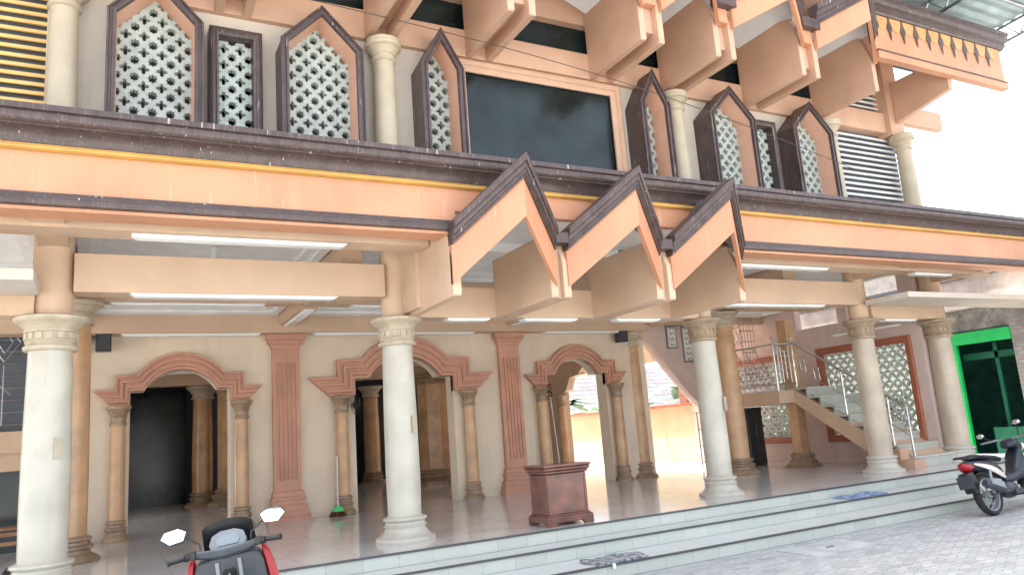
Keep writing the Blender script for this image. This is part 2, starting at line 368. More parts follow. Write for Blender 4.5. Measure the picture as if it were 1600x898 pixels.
# ---- portal wall
YW = 13.6
def arc(cx, hw, z0, z1, n=12, a=None):
    s = z1-z0; r = (hw*hw+s*s)/(2*s); c = z1-r; t0 = math.asin(min(1, hw/r)); 
    if s > r: t0 = PI-t0
    return [(cx+r*math.sin(-t0+2*t0*i/n), c+r*math.cos(-t0+2*t0*i/n)) for i in range(n+1)]
DOORS = []
def door(cx, tip, stp, ah, zt, zs, za, tin, hin, ain, ztin, zin, zain):
    B_ = [(-tip, zt), (-stp, zt), (-stp, zs)]+arc(0, ah, zs+.01, za)+[(stp, zs), (stp, zt), (tip, zt)]
    A_ = [(-tin, 2.5), (-hin, 2.5), (-hin, ztin)]+arc(0, ain, zin, zain)+[(hin, ztin), (hin, 2.5), (tin, 2.5)]
    B_ = [(cx+a, z) for a, z in B_]; A_ = [(cx+a, z) for a, z in A_]
    lv = [(0, .02), (.0, .13), (.14, .13), (.17, .10), (.30, .10), (.33, .145), (.47, .145), (.50, .10), (.62, .10), (.65, .13), (.8, .13), (.84, .09), (1., .09), (1., -.1)]
    rings = []
    for t, d in lv:
        rings.append([(B_[i][0]*(1-t)+A_[i][0]*t, YW-d, B_[i][1]*(1-t)+A_[i][1]*t) for i in range(len(B_))])
    mb = MB(); n = len(B_)
    vs = [p for r in rings for p in r]; fs = []
    for k in range(len(rings)-1):
        for i in range(n-1): fs.append((k*n+i, k*n+i+1, (k+1)*n+i+1, (k+1)*n+i))
    mb.add(vs, fs)
    for e in (0, n-1):   # end caps
        k = len(mb.v); mb.v += [rings[q][e] for q in range(len(rings))]; mb.f.append(tuple(range(k, k+len(rings))))
    mb.build('door_arch', salmon, B, origin=(cx, YW, 2.5))
    head = [p for p in A_[1:-1]]
    DOORS.append((cx, head))
    return head
h1 = door(1.02, 1.27, .97, .65, 2.75, 2.98, 3.33, 1.03, .755, .56, 2.73, 2.73, 3.06)
h2 = door(4.90, 1.83, 1.31, .85, 2.84, 3.15, 3.56, 1.45, .98, .72, 2.80, 2.80, 3.20)
h3 = door(8.73, 1.27, .97, .65, 2.76, 3.02, 3.36, 1.03, .755, .56, 2.74, 2.74, 3.08)
wm = MB()
cuts = [-.62, 2.69, 7.12, 10.6]
for (a, b), h in zip(zip(cuts, cuts[1:]), (h1, h2, h3)):
    wall_open(wm, a, b, 4.3, FL, YW, YW+.35, h)
wm.build('wall', cream, B)
# left part of the porch: lower wall with grille window and glass
MB().box(-6, YW, 3.85, -.63, YW+.3, 4.3).build('wall', beamp, B)
MB().box(-6, YW, 1.62, -.63, YW+.3, 2.2).build('sill_beam', beamp, B)
MB().box(-6, YW-.06, 1.88, -.63, YW-.001, 2.2).build('sill', beamp, B)
MB().box(-6, YW+.1, FL, -.63, YW+.14, 1.62).build('glass_panel', darkglass, B)
MB().box(-6, YW+.25, 2.2, -.63, YW+.28, 3.85).build('glass_panel', slat_d, B)
gr = MB()
for k in range(9): gr.tube([(-6, YW+.05, 2.3+k*.185), (-.66, YW+.05, 2.3+k*.185)], .011, 6)
for k in range(10):
    x = -.9-k*.55
    gr.tube([(x, YW+.04, 3.25), (x-.2, YW+.04, 3.55), (x, YW+.04, 3.85), (x+.2, YW+.04, 3.55), (x, YW+.04, 3.25)], .009, 6)
    gr.tube([(x, YW+.04, 3.38), (x-.1, YW+.04, 3.55), (x, YW+.04, 3.72), (x+.1, YW+.04, 3.55), (x, YW+.04, 3.38)], .008, 6)
    gr.tube([(x, YW+.04, 2.3), (x, YW+.04, 3.2)], .008, 6); gr.tube([(x-.1, YW+.04, 2.95), (x+.1, YW+.04, 2.75)], .008, 6)
gr.build('window_grille', darksteel, B)
# hall envelope
he = MB()
wall_open_x(he, YW+.352, 26, 8.2, FL, -.62, -.42, [(15.0, FL), (15.0, 3.2), (19.0, 3.2), (19.0, FL)])  # unseen side opening added to let light into the hall
he.build('wall', hallm, B); he = MB()
wall_open_x(he, YW+.352, 26, 8.2, FL, 10.55, 10.75, [(14.35, FL), (14.35, 2.55), (14.55, 2.60), (14.75, 2.9), (15.0, 3.0)]+[(15.0+.32*i, 3.0+.22*math.sin(PI*i/4) if i in (1, 3) else 3.0+.45*(i == 2)) for i in range(5)]+[(16.3, 2.95), (16.75, 2.9), (16.95, 2.60), (17.15, 2.55), (17.15, FL), (19.0, FL), (19.0, 3.2), (22.4, 3.2), (22.4, FL)])  # the far square opening is added to bring more light inside
he.build('wall', hallm, B)
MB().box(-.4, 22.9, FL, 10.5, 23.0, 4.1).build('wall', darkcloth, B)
MB().box(-6, YW+.1, 4.3, 10.6, 26, 4.6).build('ceiling', white, B)
# dark curtain wall seen in first portal, peach beams inside
hb = MB()
for y in (16.2, 19.6): hb.box(-.42, y, 3.3, 10.55, y+.35, 4.3)
for x in (1.6, 5.0, 7.9): hb.box(x, 14, 3.55, x+.3, 22.9, 4.25)
hb.build('beam', beamp, B)
MB().box(-.4, 21.8, FL, 1.75, 21.86, 3.35).build('glass_panel', darkglass, B)

# ---- columns (each: shaft + capital + base)
def front_col():
    s = MB().lathe([(.216,.70),(.224,1.2),(.219,1.9),(.202,2.83)], seg=40).build('column', pale, B, origin=(0,0,0))
    cb_ = MB().lathe([(.40,.0),(.405,.03),(.395,.06),(.34,.085),(.30,.12),(.275,.17),(.275,.20),(.29,.205),(.292,.225),(.27,.235),(.262,.265),(.285,.28),(.298,.30),(.285,.325),(.245,.335),(.232,.35),(.2,.352)], seg=40)
    for i in range(len(cb_.v)): cb_.v[i] = (cb_.v[i][0]*.96, cb_.v[i][1]*.96, cb_.v[i][2]*.86+FL)
    cb_.build('base', pale, s)
    cp = MB().lathe([(.2,2.81),(.235,2.812),(.252,2.83),(.252,2.855),(.232,2.87),(.224,2.89),(.24,2.90),(.236,2.915),(.226,2.925),(.228,3.0),(.245,3.005),(.25,3.02),(.238,3.035),(.245,3.045),(.28,3.075),(.305,3.09),(.30,3.10),(.33,3.11),(.345,3.13),(.345,3.155),(.33,3.165),(.2,3.165)], seg=40)
    for k in range(16):
        a = 2*PI*k/16; d = Vector((math.cos(a), math.sin(a), 0)); t = Vector((-d.y, d.x, 0))
        ring = []
        for rr in (.215, .246):
            for tt, zz in ((-.028, 2.93), (.028, 2.93), (.028, 2.995), (-.028, 2.995)): ring.append(d*rr+t*tt+Vector((0, 0, zz)))
        cp.add(ring, [(0,1,2,3),(4,7,6,5),(0,4,5,1),(1,5,6,2),(2,6,7,3),(3,7,4,0)])
    cp.build('capital', capm, s)
    MB().lathe([(.19,3.166),(.19,4.1)], seg=32).build('stem', beamp, s)
    return s
pc = front_col()
FRONT = [-.57, 3.2, 8.3, 12.1, 14.35]
pc.location = Vector((FRONT[0], 9.1, 0))-wloc(B)
aged = mat('aged_tan_marble_column', (.50,.42,.315), .3, noise=.08, nscale=2.5, stain=.5, stain_col=(.36,.235,.14), sscale=(1.2,1.2,.6), bump=.05)
agedcap = mat('aged_capital_paint', (.37,.28,.19), .45, noise=.12, nscale=8, stain=.6, stain_col=(.22,.15,.095), bump=.15)
for x in FRONT[1:]:
    c_ = copy_tree(pc, B, (x, 9.1, 0)); kk = {3.2: .94, 8.3: .89, 12.1: .92}.get(x, 1.0); c_.scale = (kk, kk, 1)
    if x > 5:
        for o_, m_ in ([(c_, aged)] if x > 10 else [])+[(q, agedcap) for q in c_.children if q.name.startswith('capital')]:
            o_.material_slots[0].link = 'OBJECT'; o_.material_slots[0].material = m_
# switch plates on shafts
for x in FRONT[:3]:
    sp = MB(); sp.box(x-.035, 9.1-.243, 1.72, x+.035, 9.1-.222, 1.93).box(x-.02, 9.1-.247, 1.75, x+.02, 9.1-.243, 1.80).box(x-.02, 9.1-.247, 1.85, x+.02, 9.1-.243, 1.90)
    sp.xf(Matrix.Translation((x, 9.1, 0)) @ Matrix.Rotation(R_(28), 4, 'Z') @ Matrix.Translation((-x, -9.1, 0)))
    sp.build('socket_plate', capm, B)
def tan_col(h, r, name='column', capz=None, rb=None):
    """tan marble column of the inner rows: h = top of capital"""
    rb = rb or r*1.75
    s = MB().lathe([(r, FL+.3), (r*1.02, FL+1.0), (r*.92, h-.28)], seg=28).build(name, tan, B, origin=(0,0,0))
    MB().lathe([(rb,FL),(rb*1.02,FL+.03),(rb*.95,FL+.06),(rb*.72,FL+.11),(rb*.70,FL+.15),(rb*.80,FL+.17),(rb*.80,FL+.20),(rb*.66,FL+.22),(rb*.64,FL+.25),(rb*.74,FL+.27),(rb*.72,FL+.30),(r*1.05,FL+.32),(r*.9,FL+.33)], seg=28).build('base', tanbase, s)
    MB().lathe([(r*.85,h-.31),(r*1.12,h-.30),(r*1.14,h-.27),(r*.98,h-.255),(r*1.0,h-.18),(r*1.15,h-.165),(r*1.1,h-.14),(r*1.2,h-.12),(r*1.4,h-.08),(r*1.38,h-.07),(r*1.6,h-.05),(r*1.65,h-.02),(r*1.6,h),(r*.8,h)], seg=28).build('capital', capm if r > .16 else tanbase, s)
    return s
dc = tan_col(2.5, .112)
pos = [(1.02-.92, YW-.12), (1.02+.92, YW-.12), (4.9-1.25, YW-.12), (4.9+1.25, YW-.12), (8.73-.93, YW-.12), (8.73+.93, YW-.12), (10.52, 17.2)]
dc.location = Vector((pos[0][0], pos[0][1], 0))-wloc(B)
for x, y in pos[1:]: copy_tree(dc, B, (x, y, 0))
mc = tan_col(3.75, .21)
mpos = [(11.3, 11.75), (-.45, 11.35)]
mc.location = Vector((*mpos[0], 0))-wloc(B)
copy_tree(mc, B, (*mpos[1], 0))
cc_ = tan_col(3.62, .185)
cc_.location = Vector((10.33, 13.72, 0))-wloc(B)
copy_tree(cc_, B, (-.55, 13.62, 0))
ic = tan_col(3.3, .24, rb=.4)
ip = [(2.0, 20.2), (6.95, 22.4), (4.9, 22.2), (-.1, 22.3)]
ic.location = Vector((*ip[0], 0))-wloc(B)
for p in ip[1:]: copy_tree(ic, B, (*p, 0))
def pier(x, y, r, h):
    s = MB().lathe([(r, FL+.3), (r, h-.2)], seg=8).build('pier', tan, B, origin=(0, 0, 0))
    MB().lathe([(r*1.5,FL),(r*1.5,FL+.08),(r*1.2,FL+.14),(r*1.3,FL+.2),(r*1.3,FL+.24),(r*1.1,FL+.28),(r*1.15,FL+.36),(r*.9,FL+.38)], seg=8).build('base', tanbase, s)
    MB().lathe([(r*.9,h-.25),(r*1.08,h-.22),(r*1.05,h-.1),(r*1.25,h-.04),(r*1.25,h),(r*.8,h)], seg=8).build('capital', tanbase, s)
    s.location = Vector((x, y, 0))-wloc(B); return s
pier(2.72, 19.5, .46, 3.3); pier(7.75, 19.3, .46, 3.3)
# stair pillar (square)
s = MB().lathe([(.12, FL+.3), (.12, 3.6)], sq=True).build('pillar', tan, B, origin=(0,0,0))
MB().lathe([(.27,FL),(.27,FL+.03),(.21,FL+.08),(.21,FL+.12),(.165,FL+.16),(.165,FL+.2),(.18,FL+.22),(.18,FL+.26),(.13,FL+.3),(.11,FL+.3)], sq=True).build('base', tanbase, s, bevel=.01)
s.location = Vector((13.1, 11.75, 0))-wloc(B)
# fluted pilasters
def pilaster(x):
    mb = MB(); r = .23; nfl = 5
    pts = [(x-r, YW), (x-r, YW-.10)]
    fw = (2*r-.10)/nfl
    for k in range(nfl):
        a = x-r+.05+k*fw
        pts += [(a, YW-.10), (a+.008, YW-.075), (a+fw-.022, YW-.075), (a+fw-.014, YW-.10)]
    pts += [(x+r, YW-.10), (x+r, YW)]
    mb.prism(pts, 1.12, 3.12, 'z')
    mb.box(x-r, YW-.10, .95, x+r, YW, 1.12); mb.box(x-r, YW-.10, 3.12, x+r, YW, 3.36)
    o = mb.build('pilaster', salmon, B, origin=(x, YW, FL))
    def tiers(name, rows):
        m = MB()
        rings = []
        for e, z in rows: rings.append([(x-r-e, YW-.001, z), (x-r-e, YW-.10-e, z), (x+r+e, YW-.10-e, z), (x+r+e, YW-.001, z)])
        m.loft(rings); m.build(name, salmon, o)
    tiers('base', [(.13,FL),(.13,.52),(.11,.53),(.11,.60),(.09,.61),(.09,.68),(.05,.72),(.045,.78),(.065,.79),(.065,.82),(.03,.86),(.03,.92),(.0,.95)])
    tiers('capital', [(.0,3.36),(.015,3.37),(.015,3.40),(.04,3.44),(.07,3.47),(.07,3.51),(.10,3.52),(.10,3.615),(0,3.615)])
pilaster(2.69); pilaster(7.12)

# ---- beams of the porch
bm_ = MB()
# front beams between stems
bm_.box(-.38, 8.93, 3.42, 3.02, 9.23, 3.84)
bm_.build('beam', beamp, B, bevel=.008)
MB().box(3.38, 8.93, 3.165, 8.12, 9.23, 3.57).build('beam', beamp, B, bevel=.008)
MB().box(8.46, 8.93, 3.42, 11.94, 9.23, 3.84).build('beam', beamp, B, bevel=.008)
MB().box(12.26, 8.93, 3.175, 14.2, 9.23, 3.56).build('beam', beamp, B, bevel=.008)
MB().box(-6, 8.93, 3.165, -.72, 9.23, 3.47).build('beam', beamp, B, bevel=.008)
# beam just behind the fascia, wall beam, middle-row beam
MB().box(-6, 8.05, 3.87, 3.28, 8.40, 4.28).build('beam', beamp, B)
MB().box(7.65, 8.05, 3.87, 14.6, 8.40, 4.28).build('beam', beamp, B)
MB().box(-6, 11.35, 3.78, 14.0, 11.65, 4.25).build('beam', beamp, B)
MB().box(-6, 13.25, 3.62, 10.55, 13.598, 3.92).build('beam', beamp, B)
MB().box(10.56, 13.3, 3.75, 14.08, 13.6, 4.29).build('beam', beamp, B)
for x in (-.57, 2.69, 7.12, 10.6):
    MB().box(x-.14, 9.24, 3.74, x+.14, 11.348, 4.26).box(x-.14, 11.652, 3.74, x+.14, 13.248, 4.26).build('beam', beamp, B)
for x in FRONT:
    if x in (3.2, 8.3): continue
    MB().box(x-.14, 7.62, 3.9, x+.14, 8.98, 4.27).build('bracket', beamp, B)
# ceiling of the porch with recessed white coffers
MB().box(-6, 7.60, 4.30, 14.9, 13.598, 4.45).build('ceiling', white, B)
cf = MB()
for xa, xb in ((-.4, 2.52), (2.86, 6.95), (7.29, 10.43), (-5.5, -.75), (10.77, 14.0)):
    for ya, yb in ((9.27, 11.32), (11.68, 13.22)):
        dz_ = 0 if ya < 10 else -.24
        if ya > 10: cf.box(xa, ya, 4.10, xb, yb, 4.16)
        if ya > 10: cf.box(xa, 13.222, 3.922, xb, 13.59, 4.29)
        for (o1, z1) in ((.0, 4.17+dz_), (.13, 4.22+dz_)):
            a0, a1, b0, b1 = xa+o1, xb-o1, ya+o1, yb-o1; wd = .13
            zt_ = 4.099 if ya > 10 else 4.299
            cf.box(a0, b0, z1, a1, b0+wd-.002, zt_).box(a0, b1-wd+.002, z1, a1, b1, zt_)
            cf.box(a0, b0+wd, z1, a0+wd-.002, b1-wd, zt_).box(a1-wd+.002, b0+wd, z1, a1, b1-wd, zt_)
cf.build('ceiling_coffer', white, B)

# ---- fascia: profile (y,z) extruded along x, left part, behind gables, right part
def fascia(x0, x1, gables=False):
    zb = 4.037 if not gables else 4.16
    MB().prism([(7.55, zb), (7.55, 4.42), (7.66, 4.42), (7.66, zb)], x0, x1, 'x').build('fascia', orange, B, origin=(x0, 7.55, 4.0))
    MB().prism([(7.552, 4.422), (7.51, 4.422), (7.488, 4.432), (7.488, 4.452), (7.51, 4.462), (7.50, 4.475), (7.552, 4.475)], x0, x1, 'x').build('gold_bead', gold, B, origin=(x0, 7.55, 4.4))
    MB().prism([(7.66, 4.477), (7.525, 4.477), (7.51, 4.50), (7.50, 4.54), (7.47, 4.58), (7.43, 4.60), (7.38, 4.605), (7.38, 4.62), (7.355, 4.622), (7.33, 4.64), (7.32, 4.66), (7.32, 4.70), (7.335, 4.702), (7.335, 4.715), (7.30, 4.72), (7.30, 4.775), (7.66, 4.79)], x0, x1, 'x').build('cornice', brown, B, origin=(x0, 7.3, 4.6))
    if not gables:
        MB().prism([(7.66, 3.902), (7.50, 3.902), (7.47, 3.912), (7.465, 3.925), (7.465, 3.965), (7.48, 3.975), (7.48, 3.99), (7.50, 4.0), (7.50, 4.012), (7.52, 4.02), (7.52, 4.035), (7.66, 4.035)], x0, x1, 'x').build('moulding', brown, B, origin=(x0, 7.5, 3.95))
        MB().prism([(7.80, 3.868), (7.51, 3.868), (7.51, 3.90), (7.80, 3.90)], x0, x1, 'x').build('lip', orange, B, origin=(x0, 7.5, 3.9))
        MB().prism([(8.05, 4.02), (7.80, 4.02), (7.80, 4.06), (8.05, 4.06)], x0, x1, 'x').build('soffit', beamp, B, origin=(x0, 7.5, 3.9))
fascia(-6, 3.42); fascia(3.42, 7.645, True); fascia(7.645, 19.0)
# ---- lower gables
def loft2(a, b, name, m, par, origin=None, close=True): return MB().loft([a, b]).build(name, m, par, origin=origin)
def gable(x0, x1, yv, ya, zf, za, orh, brh, root, off=0., mtop=brown, mroof=None, yback=7.7):
    """zf/za: bottom of the orange board at the feet / apex"""
    xm = (x0+x1)/2
    g_ = MB().loft([
        [(x0, yv, zf), (x0, yv, zf+orh), (x0, yv+.07, zf+orh), (x0, yv+.07, zf)],
        [(xm, ya, za), (xm, ya, za+orh), (xm, ya+.07, za+orh), (xm, ya+.07, za)],
        [(x1, yv, zf), (x1, yv, zf+orh), (x1, yv+.07, zf+orh), (x1, yv+.07, zf)]]).build('gable_board', orange, root, origin=(xm, ya, za))
    pr = [(.0, .0), (-.03, .0), (-.035, .03), (-.055, .04), (-.055, .085), (-.075, .095), (-.085, .12), (-.085, .16), (-.11, .17), (-.12, .20), (-.12, .25), (.09, .25), (.09, .0)]
    k = brh/.25
    def sec(x, y, z): return [(x, y+o, z+h*k) for o, h in pr]
    MB().loft([sec(x0, yv, zf+orh+.001), sec(xm, ya, za+orh+.001), sec(x1, yv, zf+orh+.001)]).build('moulding', mtop, g_)
    # roof slab behind, ridge level running back
    t = .06; zt = orh+brh
    MB().loft([[(x0, yv+.08, zf+zt-.13), (x0, yback, zf+zt-.13), (x0, yback, zf+zt-.18), (x0, yv+.08, zf+zt-.18)],
               [(xm, ya+.08, za+zt-.13), (xm, yback, za+zt-.13), (xm, yback, za+zt-.18), (xm, ya+.08, za+zt-.18)],
               [(x1, yv+.08, zf+zt-.13), (x1, yback, zf+zt-.13), (x1, yback, zf+zt-.18), (x1, yv+.08, zf+zt-.18)]]).build('gable_roof', mroof or white, g_)
    return g_
for x0, x1 in ((3.30, 4.64), (4.80, 6.21), (6.40, 7.64)):
    gable(x0, x1, 7.43, 6.88, 3.285, 3.945, .44, .26, B, yback=7.5, mroof=concdirty)
def plate(x, poly, name='cantilever_plate', m=beamp, th=.1):
    MB().prism(poly, x, x+th, 'x').build(name, m, B, origin=(x, poly[0][0], poly[0][1]), bevel=.008)
LP = [(8.95, 3.155), (7.47, 3.155), (7.45, 3.175), (7.45, 3.60), (7.60, 3.95), (8.95, 3.95)]
for x in (3.30, 4.56, 4.74, 6.13, 6.33, 7.56): plate(x, LP)
for xa, xb in ((4.66, 4.74), (6.23, 6.33)):
    MB().box(xa+.001, 7.53, 3.165, xb-.001, 8.9, 3.8).build('infill', beamp, B)
    MB().box(xa-.05, 7.34, 3.80, xb+.05, 7.5, 3.93).build('valley_block', brown, B)
MB().box(3.24, 8.42, 3.20, 3.298, 8.95, 4.2).build('infill', beamp, B)

MB().box(12.3, 13.61, 4.30, 14.28, 16.2, 4.45).build('ceiling', beamp, B)  # unseen slab added to keep the sun off the stairwell
MB().box(12.5, 14.7, 3.16, 12.75, 24, 3.62).build('beam', beamp, B)
# ---- canopy boxes in the outer bays
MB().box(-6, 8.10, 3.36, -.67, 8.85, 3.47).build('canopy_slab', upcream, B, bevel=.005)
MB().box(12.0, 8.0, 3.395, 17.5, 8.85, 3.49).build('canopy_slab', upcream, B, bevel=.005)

# ================================================================== upper storey
YU = 9.35
ZU = 4.75
uw = MB()
def pent(cx, hw, za=7.22, zs=6.72): return [(cx-hw, 5.0), (cx-hw, zs), (cx, za), (cx+hw, zs), (cx+hw, 5.0)]
WINS = [(.37, .5), (2.32, .52), (3.99, .31), (7.73, .29), (9.42, .51), (11.43, .52)]
RECT = [(1.28, .32), (10.36, .32)]
edges = [-.75, .9, 1.65, 3.15, 4.34]
def seg(a, b, cx, hw, pts): wall_open(uw, a, b, 7.6, ZU, YU, YU+.2, pts)
seg(-.75, .92, 0, 0, pent(.37, .44)); seg(.92, 1.65, 0, 0, [(1.0, 5.0), (1.0, 6.8), (1.56, 6.8), (1.56, 5.0)])
seg(1.65, 3.15, 0, 0, pent(2.32, .46)); seg(3.15, 4.36, 0, 0, pent(3.99, .25))
seg(4.36, 7.40, 0, 0, [(4.45, 5.0), (4.45, 7.0), (7.2, 7.0), (7.2, 5.0)])
seg(7.40, 8.35, 0, 0, pent(7.73, .23)); seg(8.35, 10.02, 0, 0, pent(9.42, .45))
seg(10.02, 10.75, 0, 0, [(10.08, 5.0), (10.08, 6.8), (10.64, 6.8), (10.64, 5.0)])
seg(10.75, 12.3, 0, 0, pent(11.43, .46))
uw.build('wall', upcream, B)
for cx, hw in WINS:
    path = pent(cx, hw-.03)
    path = [(a, z if z > 5.01 else 4.78) for a, z in path]
    root = sweep_xz(path, [(-.005, .0), (.03, .0), (.03, -.41), (.045, -.425), (.045, -.45), (.02, -.455), (.015, -.435), (-.012, -.435), (-.018, -.455), (-.05, -.455), (-.055, -.42), (-.055, -.40), (-.005, -.39)], at=YU).build('window', brown, B, origin=(cx, YU, 5))
    sweep_xz(path, [(-.008, .02), (-.012, -.385), (-.052, -.40), (-.075, .12), (-.03, .12)], at=YU).build('reveal', reveal, root)
    ip_ = [(cx-hw+.085, 4.8), (cx-hw+.085, 6.685), (cx, 7.14), (cx+hw-.085, 6.685), (cx+hw-.085, 4.8)]
    MB().prism([(a, z) for a, z in ip_], YU+.10, YU+.12, 'y').build('pane', back_m, root)  # grey sheet added behind the lattice so its holes look less dark
    lattice_mesh(ip_, YU-.09, YU-.02, .215, hr=.345).build('screen', lattice, root, ang=30)
for cx, hw in RECT:
    path = [(cx-hw+.05, 4.78), (cx-hw+.05, 6.80), (cx+hw-.05, 6.80), (cx+hw-.05, 4.78)]
    root = sweep_xz(path, [(-.01, .0), (.04, .0), (.045, -.24), (.02, -.26), (.0, -.24), (-.03, -.24), (-.04, -.26), (-.065, -.25), (-.07, -.20), (-.07, .0)], at=YU).build('window', brown, B, origin=(cx, YU, 5))
    lattice_mesh([(cx-hw+.09, 4.8), (cx-hw+.09, 6.76), (cx+hw-.09, 6.76), (cx+hw-.09, 4.8)], YU-.1, YU-.03, .215, hr=.345).build('screen', lattice, root, ang=30)
# big picture window
path = [(4.44, 4.78), (4.44, 7.02), (7.24, 7.02), (7.24, 4.78)]
root = sweep_xz(path, [(-.09, .0), (.09, .0), (.09, -.07), (.06, -.09), (.04, -.07), (.0, -.07), (-.01, -.05), (-.04, -.05), (-.06, -.035), (-.09, -.03)], at=YU).build('window', upbeam, B, origin=(5.8, YU, 5))
MB().box(4.5, YU+.03, 4.8, 7.18, YU+.06, 6.95).build('pane', darkglass, root)
# rooms behind, their shade put into near-black walls
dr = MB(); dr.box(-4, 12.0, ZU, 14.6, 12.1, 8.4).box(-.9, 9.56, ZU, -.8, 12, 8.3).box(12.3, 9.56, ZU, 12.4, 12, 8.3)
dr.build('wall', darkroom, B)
# louvres
lv = MB()
for k in range(26): 
    z = 5.0+k*.108; lv.prism([(9.36, z), (9.38, z+.05), (9.45, z+.075), (9.45, z+.06), (9.40, z+.03), (9.39, z)], -6, -.75, 'x')
lv.build('louvre', slat_y, B, origin=(-3, 9.4, 6)); MB().box(-6, 9.47, ZU, -.75, 9.5, 8.0).build('louvre_back', slat_d, B)
lv = MB()
for k in range(29):
    z = 4.8+k*.115
    if 7.05 < z+.05 < 7.65: continue
    lv.prism([(9.36, z), (9.38, z+.05), (9.45, z+.08), (9.45, z+.065), (9.40, z+.03), (9.39, z)], 12.42, 14.60, 'x')
lv.build('louvre', slat_w, B, origin=(13.4, 9.4, 6)); MB().box(12.42, 9.47, ZU, 14.60, 9.5, 8.2).build('louvre_back', slat_d, B)
# upper columns
def ucol():
    s = MB().lathe([(.155, 4.75), (.16, 5.6), (.145, 6.72)], seg=28).build('column', goldcol, B, origin=(0, 0, 0))
    MB().lathe([(.13,6.70),(.16,6.71),(.175,6.725),(.175,6.745),(.155,6.76),(.155,6.80),(.17,6.81),(.165,6.835),(.185,6.86),(.215,6.89),(.21,6.905),(.245,6.92),(.25,6.97),(.235,6.985),(.245,7.0),(.245,7.02),(.23,7.035),(.1,7.035)], seg=28).build('capital', goldcol, s)
    return s
uc = ucol(); uc.location = Vector((FRONT[0], 9.12, 0))-wloc(B)
for x in FRONT[1:]: copy_tree(uc, B, (x, 9.12, 0))
# wall beam above windows + dark strip + upper panel
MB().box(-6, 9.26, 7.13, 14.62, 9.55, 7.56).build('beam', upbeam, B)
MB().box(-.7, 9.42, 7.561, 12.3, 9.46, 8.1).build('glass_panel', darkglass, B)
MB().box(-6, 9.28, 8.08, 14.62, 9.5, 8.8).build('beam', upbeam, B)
# posts between the dark openings
UPX = [(-.66, -.30), (1.09, 1.45), (3.04, 3.37), (4.58, 4.93), (6.78, 7.14), (8.24, 8.58), (10.14, 10.50)]
UPP = [(9.27, 7.125), (7.92, 7.125), (7.90, 7.145), (7.90, 7.75), (8.05, 8.2), (9.27, 8.6)]
for a, b in UPX:
    for x in (a, b-.02): plate(x-.05, UPP, m=upbeam, th=.105)
    MB().box(a+.056, 8.02, 7.33, b-.071, 9.25, 8.3).build('infill', upbeam, B)
    MB().box(a-.04, 7.75, 7.95, b+.03, 7.9, 8.12).build('valley_block', brown, B)
    MB().box(a+.057, 7.88, 7.72, b-.072, 8.0, 7.95).build('valley_block', orange, B)
plate(11.95, UPP, m=upbeam, th=.105)
for (a, b), (c, d) in zip(UPX, UPX[1:]+[(12.0, 12.0)]):
    gable(b-.02, c+.02, 7.82, 7.30, 7.62, 8.02, .42, .36, B, yback=9.2)
# side corner post and end plate right
MB().box(14.12, 9.15, 7.05, 14.55, 9.5, 8.8).build('beam', upbeam, B)
MB().prism([(9.14, 7.32), (7.95, 7.55), (7.95, 8.2), (9.14, 8.2)], 14.30, 14.42, 'x').build('cantilever_plate', upbeam, B)
MB().box(14.62, 9.2, 7.4, 16.0, 9.35, 7.8).build('beam', upbeam, B)
# right eave fascia with hanging petals
MB().box(12.06, 7.83, 7.90, 16.1, 7.92, 8.62).build('fascia', orange, B)
MB().prism([(7.93, 7.74), (7.79, 7.74), (7.79, 7.87), (7.93, 7.87)], 12.06, 16.1, 'x').build('lip', orange, B, origin=(14, 7.9, 7.8))
MB().prism([(7.93, 7.873), (7.775, 7.873), (7.765, 7.885), (7.775, 7.898), (7.93, 7.898)], 12.06, 16.1, 'x').build('moulding', brown, B, origin=(14, 7.9, 7.9))
MB().prism([(7.92, 8.622), (7.80, 8.622), (7.78, 8.66), (7.74, 8.68), (7.74, 8.74), (7.69, 8.76), (7.67, 8.80), (7.67, 8.86), (7.64, 8.87), (7.64, 8.93), (7.92, 8.95)], 12.0, 16.2, 'x').build('cornice', brown, B, origin=(14, 7.9, 8.8))
def petals(x0, x1, y, zt, n, par):
    wd = (x1-x0)/n
    for k in range(n):
        x = x0+k*wd
        MB().prism([(x+.02, zt), (x+wd-.02, zt), (x+wd-.03, zt-.14), (x+wd*.75, zt-.23), (x+wd*.5, zt-.26), (x+wd*.25, zt-.23), (x+.03, zt-.14)], y-.014, y-.001, 'y').build('petal_trim', petal_m, par)
        MB().prism([(x-.02, zt-.001), (x+.02, zt-.001), (x+.035, zt-.09), (x+.085, zt-.20), (x+.03, zt-.30), (x+.022, zt-.38), (x, zt-.46), (x-.022, zt-.38), (x-.03, zt-.30), (x-.085, zt-.20), (x-.035, zt-.09)], y-.022, y-.0145, 'y').build('spear_trim', brown, par)
petals(12.15, 16.0, 7.83, 8.61, 10, B)
# eave soffit and roof
MB().box(-6, 7.95, 8.80, 16.2, 9.27, 8.86).build('soffit', upbeam, B)
MB().box(-6, 7.93, 8.96, 16.3, 9.6, 9.1).box(-6, 9.6, 8.96, 14.7, 13.7, 9.1).box(-6, 13.7, 8.96, 10.9, 26, 9.1).build('roof', darkroom, B)  # unseen roof slabs, cut to block the sun but leave the yard lit
MB().box(-6, 7.67, 4.62, 15.0, 9.34, 4.74).build('roof_deck', concdirty, B)
MB().box(-6, 9.56, 4.46, 14.6, 13.59, 4.6).build('floor_slab', white, B)
# little dangling bulb and socket under porch ceiling
MB().lathe([(.0,3.93),(.03,3.94),(.045,3.98),(.03,4.03),(.02,4.05),(.02,4.12),(.045,4.13),(.045,4.29)], 1.15, 10.2, seg=16).build('bulb', stripm, B)

